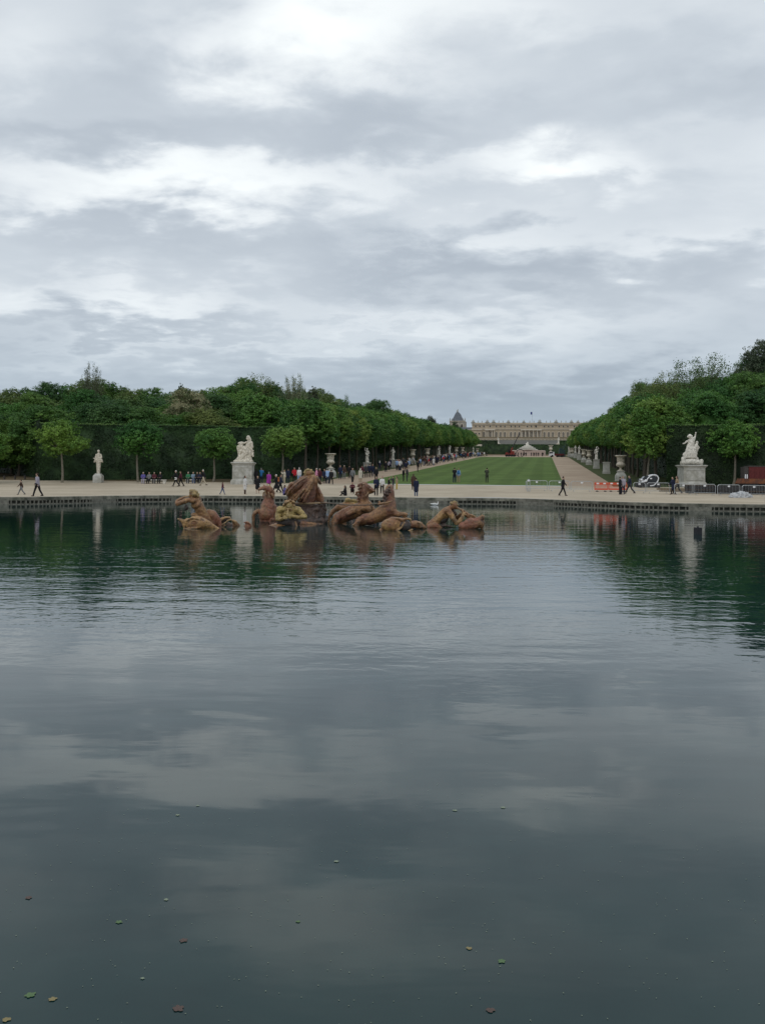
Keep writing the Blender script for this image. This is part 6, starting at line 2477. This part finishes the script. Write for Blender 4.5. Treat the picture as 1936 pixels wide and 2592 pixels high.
metal_barrier(1330, 1386, 1243, 'left metal barrier of the pair before the right end of the lawn')
metal_barrier(1389, 1442, 1244, 'metal barrier behind the man in black, before the lawn corner')
metal_barrier(1444, 1500, 1245, 'metal barrier between the man in black and the red barriers')
metal_barrier(1602, 1634, 1249, 'short metal barrier before the front of the white microcar')
metal_barrier(1636, 1695, 1250, 'metal barrier before the rear of the white microcar')
metal_barrier(1706, 1752, 1253, 'metal barrier before the plinth of the right marble group')
metal_barrier(1755, 1811, 1254.5, 'metal barrier left of the gap before the dark steel stack')
metal_barrier(1815, 1873, 1256, 'metal barrier before the middle of the dark steel stack')
metal_barrier(1877, 1939, 1258, 'metal barrier behind the grey tarpaulin heap at the right')

metal_barrier(1333, 1342, 1245, 'tall metal barrier seen end on at the left end of the row', hgt=1.25, step=.08)

# red plastic barriers
for i, (x0, x1, lab) in enumerate(((1504, 1538, 'left red plastic barrier panel with white squares'), (1539, 1572, 'middle red plastic barrier panel, joined to the left one'),
                                   (1573, 1587, 'narrow end of the red plastic barriers behind two people'))):
    a, b_ = gp(x0, 1244.5, 66), gp(x1, 1244.5, 66)
    c = (a + b_) / 2
    L_ = (b_ - a).length
    r_ = empty('plastic_barrier', c, rot_to(a, b_), lab, 'barrier', 'red plastic barriers')
    MB().box((0, 0, .80), (L_, .05, .22)).box((0, 0, .24), (L_, .05, .14)).box((-L_ / 2 + .03, 0, .52), (.06, .05, .42)).box((L_ / 2 - .03, 0, .52), (.06, .05, .42)).build(
        'panel', M['red_plastic'], r_)
    me_ = MB().box((0, 0, .50), (.036, .04, .38)).mesh('slat')
    me_.materials.append(M['red_plastic'])
    n_ = max(3, int(L_ / .115))
    for k_ in range(1, n_):
        obj('slat', me_, None, r_, (-L_ / 2 + L_ * k_ / n_, 0, 0))
    for q in ((-.25, .25) if L_ > .8 else (0,)):
        MB().box((q * L_, -.035, .81), (.26, .02, .13)).build('reflector', M['white_plastic'], r_)
    for q in (-.3, .3):
        MB().box((q * L_, 0, .05), (.16, .62, .09), taper=.7).build('foot', M['black_rubber'], r_)

# little wooden posts at the far left
for px, lab in ((11, 'leftmost of three short dark posts by the side alley'), (38, 'middle one of three short dark posts by the side alley'),
                (63, 'rightmost of three short dark posts by the side alley')):
    g_ = gp(px, 1214)
    r_ = empty('wooden_post', g_, 0, lab, 'post', 'short posts')
    MB().lathe([(.11, -.1), (.12, .38), (.08, .46)], n=8).build('shaft', M['dark_steel'], r_)
    MB().lathe([(.13, 0), (.14, .05), (.09, .07)], (0, 0, .42), n=8).build('cap', M['dark_steel'], r_)

# microcar: white hoop over dark cabin
g_ = gp(1640, 1234, 66)
D = g_.y
ku = D / 2400 / 7.509
c0 = 432                        # picture x of the car centre
r_ = empty('microcar', g_, 0, 'tiny white two seat electric car with a curved roof hoop, parked behind the barrier', 'car')


def mx(x, z, y=0):
    return ((x - c0) * ku * 1.0, y, (405 - z) * ku)


for yy_ in (-.42, .42):
    hoop = [mx(285, 300, yy_), mx(380, 290, yy_), mx(400, 240, yy_), mx(440, 195, yy_), mx(490, 170, yy_), mx(545, 165, yy_), mx(585, 185, yy_), mx(608, 225, yy_),
            mx(598, 275, yy_), mx(570, 320, yy_), mx(520, 365, yy_), mx(450, 375, yy_)]
    MB().path(hoop, .062, 8).build('roof_hoop', M['white_paint'], r_, True)
s = SC()
s.limb([(mx(290, 290), .22), (mx(330, 280), .26), (mx(380, 300), .24)])
s.limb([(mx(290, 265, -.35), .13), (mx(290, 265, .35), .13)]).limb([(mx(370, 280, -.35), .16), (mx(370, 280, .35), .16)])
s.build('nose', M['white_paint'], r_, voxel=.035, smooth=2)
MB().prism([(mx(x, z)[0], mx(x, z)[2]) for x, z in ((300, 250), (350, 195), (400, 180), (430, 190), (395, 240))], -.38, .38).build('windscreen', M['glass_dark'], r_)
MB().prism([(mx(x, z)[0], mx(x, z)[2]) for x, z in ((395, 300), (410, 245), (450, 200), (500, 182), (550, 182), (580, 220), (580, 275), (550, 320), (420, 330))], -.34, .34).build(
    'cabin', M['glass_dark'], r_)
MB().box((mx(430, 340)[0], 0, mx(430, 350)[2]), (2.25, .84, .46)).build('chassis', M['black_paint'], r_)
for x in (255, 600):
    for yy_ in (-.5, .5):
        wpos = mx(x, 365)
        w_ = MB().tube((wpos[0], yy_ - .07, wpos[2]), (wpos[0], yy_ + .07, wpos[2]), .27, .27, 16).build('wheel', M['black_rubber'], r_)
        MB().tube((wpos[0], yy_ * 1.16 - .01, wpos[2]), (wpos[0], yy_ * 1.16 + .01, wpos[2]), .13, .13, 10).build('rim', M['dark_steel'], w_)
MB().box((mx(460, 235)[0], -.50, mx(460, 235)[2]), (.2, .1, .13)).build('mirror', M['white_paint'], r_)
for yy_ in (-.3, .3):
    MB().tube((mx(272, 265)[0] - .16, yy_, mx(272, 265)[2]), (mx(272, 265)[0], yy_, mx(272, 265)[2]), .07, .07, 8).build('headlight', M['glass_dark'], r_)

# stack of dark steel frames on low trestles behind the barriers
mat('weather_wood', (.055, .036, .026), .9, var=.5, scale=5)
mat('stack_steel', (.018, .016, .017), .6, var=.5, scale=5)
for i, (x0, x1, py, ztop, lab) in enumerate(((1736, 1812, 1253, 1227.5, 'left pile of dark steel frames on trestles behind the barriers'),
                                             (1813, 1890, 1254.5, 1229, 'middle pile of dark steel frames behind the barriers'),
                                             (1891, 1950, 1256, 1231, 'right pile of dark steel frames behind the barriers'))):
    a, b_ = gp(x0, py - 4.5, 66), gp(x1, py - 4.5, 66)
    c = (a + b_) / 2
    L_ = (b_ - a).length
    hh = z_at((x0 + x1) / 2, ztop, c.y) - c.z
    r_ = empty('steel_stack', c, rot_to(a, b_), lab, 'stack', 'steel frame piles')
    n_ = 6
    for k_ in range(n_):
        z = .22 + (hh - .22) * (k_ + .5) / n_
        MB().box((random.uniform(-.05, .05), random.uniform(-.04, .04), z), (L_ * .985, 1.0, (hh - .22) / n_ * .95)).build(
            'beam', M[random.choice(('stack_steel', 'stack_steel', 'weather_wood'))], r_)
    MB().box((0, .2, .1), (L_ * .96, .5, .22)).build('shade_fill', M['stack_steel'], r_)  # dark box filling the trestle gap, standing in for the shade below
    for q in (-.42, -.14, .14, .42):
        MB().box((q * L_, 0, .1), (.12, .94, .24)).build('trestle', M['stack_steel'], r_)
# flat wooden skids left of it
for py, x0, x1, lab in ((1240, 1662, 1738, 'upper thin wooden skid lying on the gravel'), (1245, 1668, 1742, 'lower thin wooden skid lying on the gravel')):
    a, b_ = gp(x0, py, 66), gp(x1, py, 66)
    o_ = MB().box((0, 0, .07), ((b_ - a).length, .12, .14)).box((0, .0, .17), ((b_ - a).length * .9, .2, .04)).build('wooden_skid', M['wood'], None, loc=(a + b_) / 2, rot=(0, 0, rot_to(a, b_)))
    tag(o_, lab, 'beam', 'wooden skids')

# tarpaulin heap
g_ = gp(1876, 1259.5, 66)
s = SC()
rt = random.Random(5)
for _ in range(16):
    x = rt.uniform(-.75, .75)
    s.ell((x, rt.uniform(-.4, .4), rt.uniform(0, .22) * (1.2 - abs(x))), (rt.uniform(.2, .45), rt.uniform(.2, .4), rt.uniform(.14, .36)))
s.ell((.1, 0, .15), (.75, .5, .42)).limb([((-.6, -.2, .05), .12), ((-1.15, -.25, .06), .08)])
o_ = s.build('tarpaulin_heap', M['tarp'], None, (g_.x, g_.y, g_.z - .03), voxel=.03, smooth=0, disp=.30, dscale=.15)
tag(o_, 'crumpled grey and white tarpaulin heap before the barriers at the right', 'tarpaulin')

# red container on an orange trailer at the right edge
D = 97.5
k_ = D / 2400 / 7.0
g_ = P(1936, 1225, D)
r_ = empty('container_trailer', (g_.x, D, g_.z), -.12, 'dark red container with small white signs on an orange brown trailer at the right edge', 'trailer')


def kx(x, z):
    return (x - 1652) * k_, (455 - z) * k_


x0, z0 = kx(1375, 365)
x1, z1 = kx(1652, 150)
MB().box(((x0 + 3.6) / 2, .9, (z0 + z1) / 2), (3.6 - x0, 1.8, z1 - z0)).build('container', M['red_dark'], r_)
for i in range(10):
    xx = x0 + .15 + i * (3.4 - x0) / 10
    MB().box((xx, -.02, (z0 + z1) / 2 - .1), (.10, .05, (z1 - z0) * .78)).build('rib', M['red_dark'], r_)
MB().box(((x0 + 3.6) / 2, .9, z1 + .05), (3.7 - x0, 1.9, .10)).build('roof', M['dark_steel'], r_)
xa, za = kx(1303, 365)
MB().prism([(xa, za), (x0, za), (x0, z1 + .02), (xa, z1 - .04)], .1, 1.7).build('end_frame', M['dark_steel'], r_)
for xs in (1320, 1350):
    q = kx(xs, 325)
    MB().box((q[0], .07, q[1]), (.10, .03, .44)).build('sign', M['white_paint'], r_)
xb, zb = kx(1215, 450)
zc = kx(0, 362)[1]
MB().prism([(xb, zb), (3.6, zb), (3.6, zc), (xb + .25, zc)], -.1, 1.9).build('flatbed', M['rust'], r_)
MB().box(((xb + 3.6) / 2, .9, zb - .18), (3.4 - xb, 1.4, .34)).build('chassis', M['black_paint'], r_)
for x in (-.2, 1.4, 2.4):
    MB().tube((x, .0, -.22), (x, .25, -.22), .3, .3, 12).build('wheel', M['black_rubber'], r_)
MB().box((xb + .3, .6, -.3), (.1, .1, .7)).build('stand', M['dark_steel'], r_)

# swan, gull, black box in the water
def swan(px, py, D, ln, label, flip=1):
    p_ = P(px, py, D)
    r_ = empty('swan', (p_.x, p_.y, 0), 0, label, 'bird')
    k = ln
    s = SC()
    s.ell((0, 0, .12 * k), (.42 * k, .2 * k, .17 * k)).limb([((-.3 * k, 0, .14 * k), .12 * k), ((-.58 * k, 0, .22 * k), .03 * k)])
    s.limb([((.32 * k, 0, .14 * k), .11 * k), ((.44 * k, 0, .22 * k), .07 * k), ((.40 * k, 0, .36 * k), .05 * k), ((.43 * k, 0, .46 * k), .05 * k), ((.50 * k, 0, .45 * k), .045 * k)])
    s.limb([((-.35 * k, -.12 * k, .2 * k), .07 * k), ((.1 * k, -.16 * k, .22 * k), .1 * k)]).limb([((-.35 * k, .12 * k, .2 * k), .07 * k), ((.1 * k, .16 * k, .22 * k), .1 * k)])
    s.build('swan_body', M['swan'], r_, voxel=.022, smooth=1)
    MB().tube((.52 * k, 0, .44 * k), (.62 * k, 0, .41 * k), .022 * k, .008 * k, 6).build('beak', M['beak'], r_)


swan(1100, 1278, 78, .62, 'white swan swimming before the far wall, left of the right triton')
swan(962, 1273, 79.5, .3, 'small white bird on the water behind the right horse')
p_ = P(1766, 1352, 39.3)
r_ = empty('pump_float', (p_.x, p_.y, 0), .3, 'small black box standing in the water at the right', 'float')
MB().box((0, 0, .10), (.24, .24, .36)).build('box', M['black_paint'], r_)
MB().tube((0, 0, .2), (0, 0, .33), .05, .04, 8).build('cap', M['black_paint'], r_)

# ------------------------------------------------------------------ floating leaves and specks
mat('leaf_float_green', (.085, .15, .06), .6, var=.3, scale=20)
mat('leaf_float_pale', (.20, .24, .17), .6, var=.3, scale=20)
mat('leaf_float_yellow', (.22, .18, .08), .6, var=.3, scale=20)
mat('leaf_float_brown', (.085, .055, .045), .6, var=.3, scale=20)


def leaf_mesh(seed, lobes=5):
    rg_ = random.Random(seed)
    pts_ = []
    n_ = lobes * 4
    for i in range(n_):
        a = 2 * PI * i / n_
        r = (.68 + .32 * abs(math.cos(a * lobes / 2))) * (1 - .25 * abs(math.sin(a / 2))) * rg_.uniform(.85, 1.1)
        pts_.append((r * math.cos(a), r * math.sin(a), .03 * rg_.uniform(0, 1)))
    me = bpy.data.meshes.new('floating_leaf')
    me.from_pydata([(0, 0, .03)] + pts_ + [(-1.7, .1, .05), (-.9, .03, .04)], [], [(0, i + 1, (i + 1) % n_ + 1) for i in range(n_)] + [(0, n_ + 1, n_ + 2)])
    return me


LM = [leaf_mesh(i, (5, 3, 5)[i]) for i in range(3)]
spots = [(1270, 2435, .090, 'green', 'green maple leaf floating near the bottom right of the basin view'), (1188, 2403, .075, 'yellow', 'yellowish leaf floating right of the middle at the bottom'),
         (300, 2336, .085, 'green', 'dull green leaf floating lower left'), (420, 2279, .062, 'pale', 'small pale leaf floating left below the cloud reflection'),
         (1152, 2053, .085, 'pale', 'pale leaf floating right of the middle, left of the whitish one'), (1273, 2046, .085, 'pale', 'whitish leaf floating right of the middle'),
         (450, 2065, .07, 'pale', 'small whitish leaf floating left of the middle'), (500, 2041, .06, 'pale', 'tiny pale leaf just above the left whitish one'),
         (852, 2182, .07, 'pale', 'faint pale leaf floating at the centre'), (72, 2274, .09, 'brown', 'reddish leaf floating at the far left'),
         (755, 2335, .06, 'green', 'dull green small leaf at the lower centre'), (75, 2522, .11, 'green', 'dark green leaf at the bottom left corner'),
         (132, 2532, .085, 'yellow', 'brownish yellow leaf at the bottom left corner'), (15, 2584, .09, 'yellow', 'yellow leaf cut by the bottom left corner'),
         (465, 2382, .10, 'brown', 'dark red leaf under the surface at the lower left'), (450, 2555, .12, 'brown', 'dark red leaf clump at the bottom edge'),
         (1240, 2560, .10, 'brown', 'dark reddish leaf clump at the bottom right'), (360, 2479, .045, 'pale', 'tiny white petal at the lower left')]
for i, (px, py, r, c_, lab) in enumerate(spots):
    yp = (py - HOR) * math.cos(ROLL) - (px - W / 2) * math.sin(ROLL)
    D = EYE * FPX / yp
    p_ = P(px, py, D)
    o_ = obj('floating_leaf', LM[i % 3].copy(), M['leaf_float_' + c_], None, (p_.x, p_.y, .003), (0, 0, random.uniform(0, 6.28)), r * .25)
    tag(o_, lab, 'leaf', 'leaves floating on the basin')
rgp = np.random.default_rng(9)
n_ = 900
yy_ = 3.2 + rgp.gamma(1.6, 2.2, n_)
xx = rgp.uniform(-1, 1, n_) * yy_ * .46
ok = rgp.uniform(0, 1, n_) < np.where(yy_ < 7, 1, .4)
xx, yy_ = xx[ok], yy_[ok]
n_ = len(xx)
v = leaf_quads(np.stack([xx, yy_, np.full(n_, .004)], 1), np.tile([0, 0, 1.0], (n_, 1)), .007, rgp, jitter=.02)
v[:, 2] = .003
o_ = obj('floating_specks', quads_mesh('floating_specks', v), M['leaf_float_pale'])
tag(o_, 'fine pale debris scattered over the near water', kind='stuff')
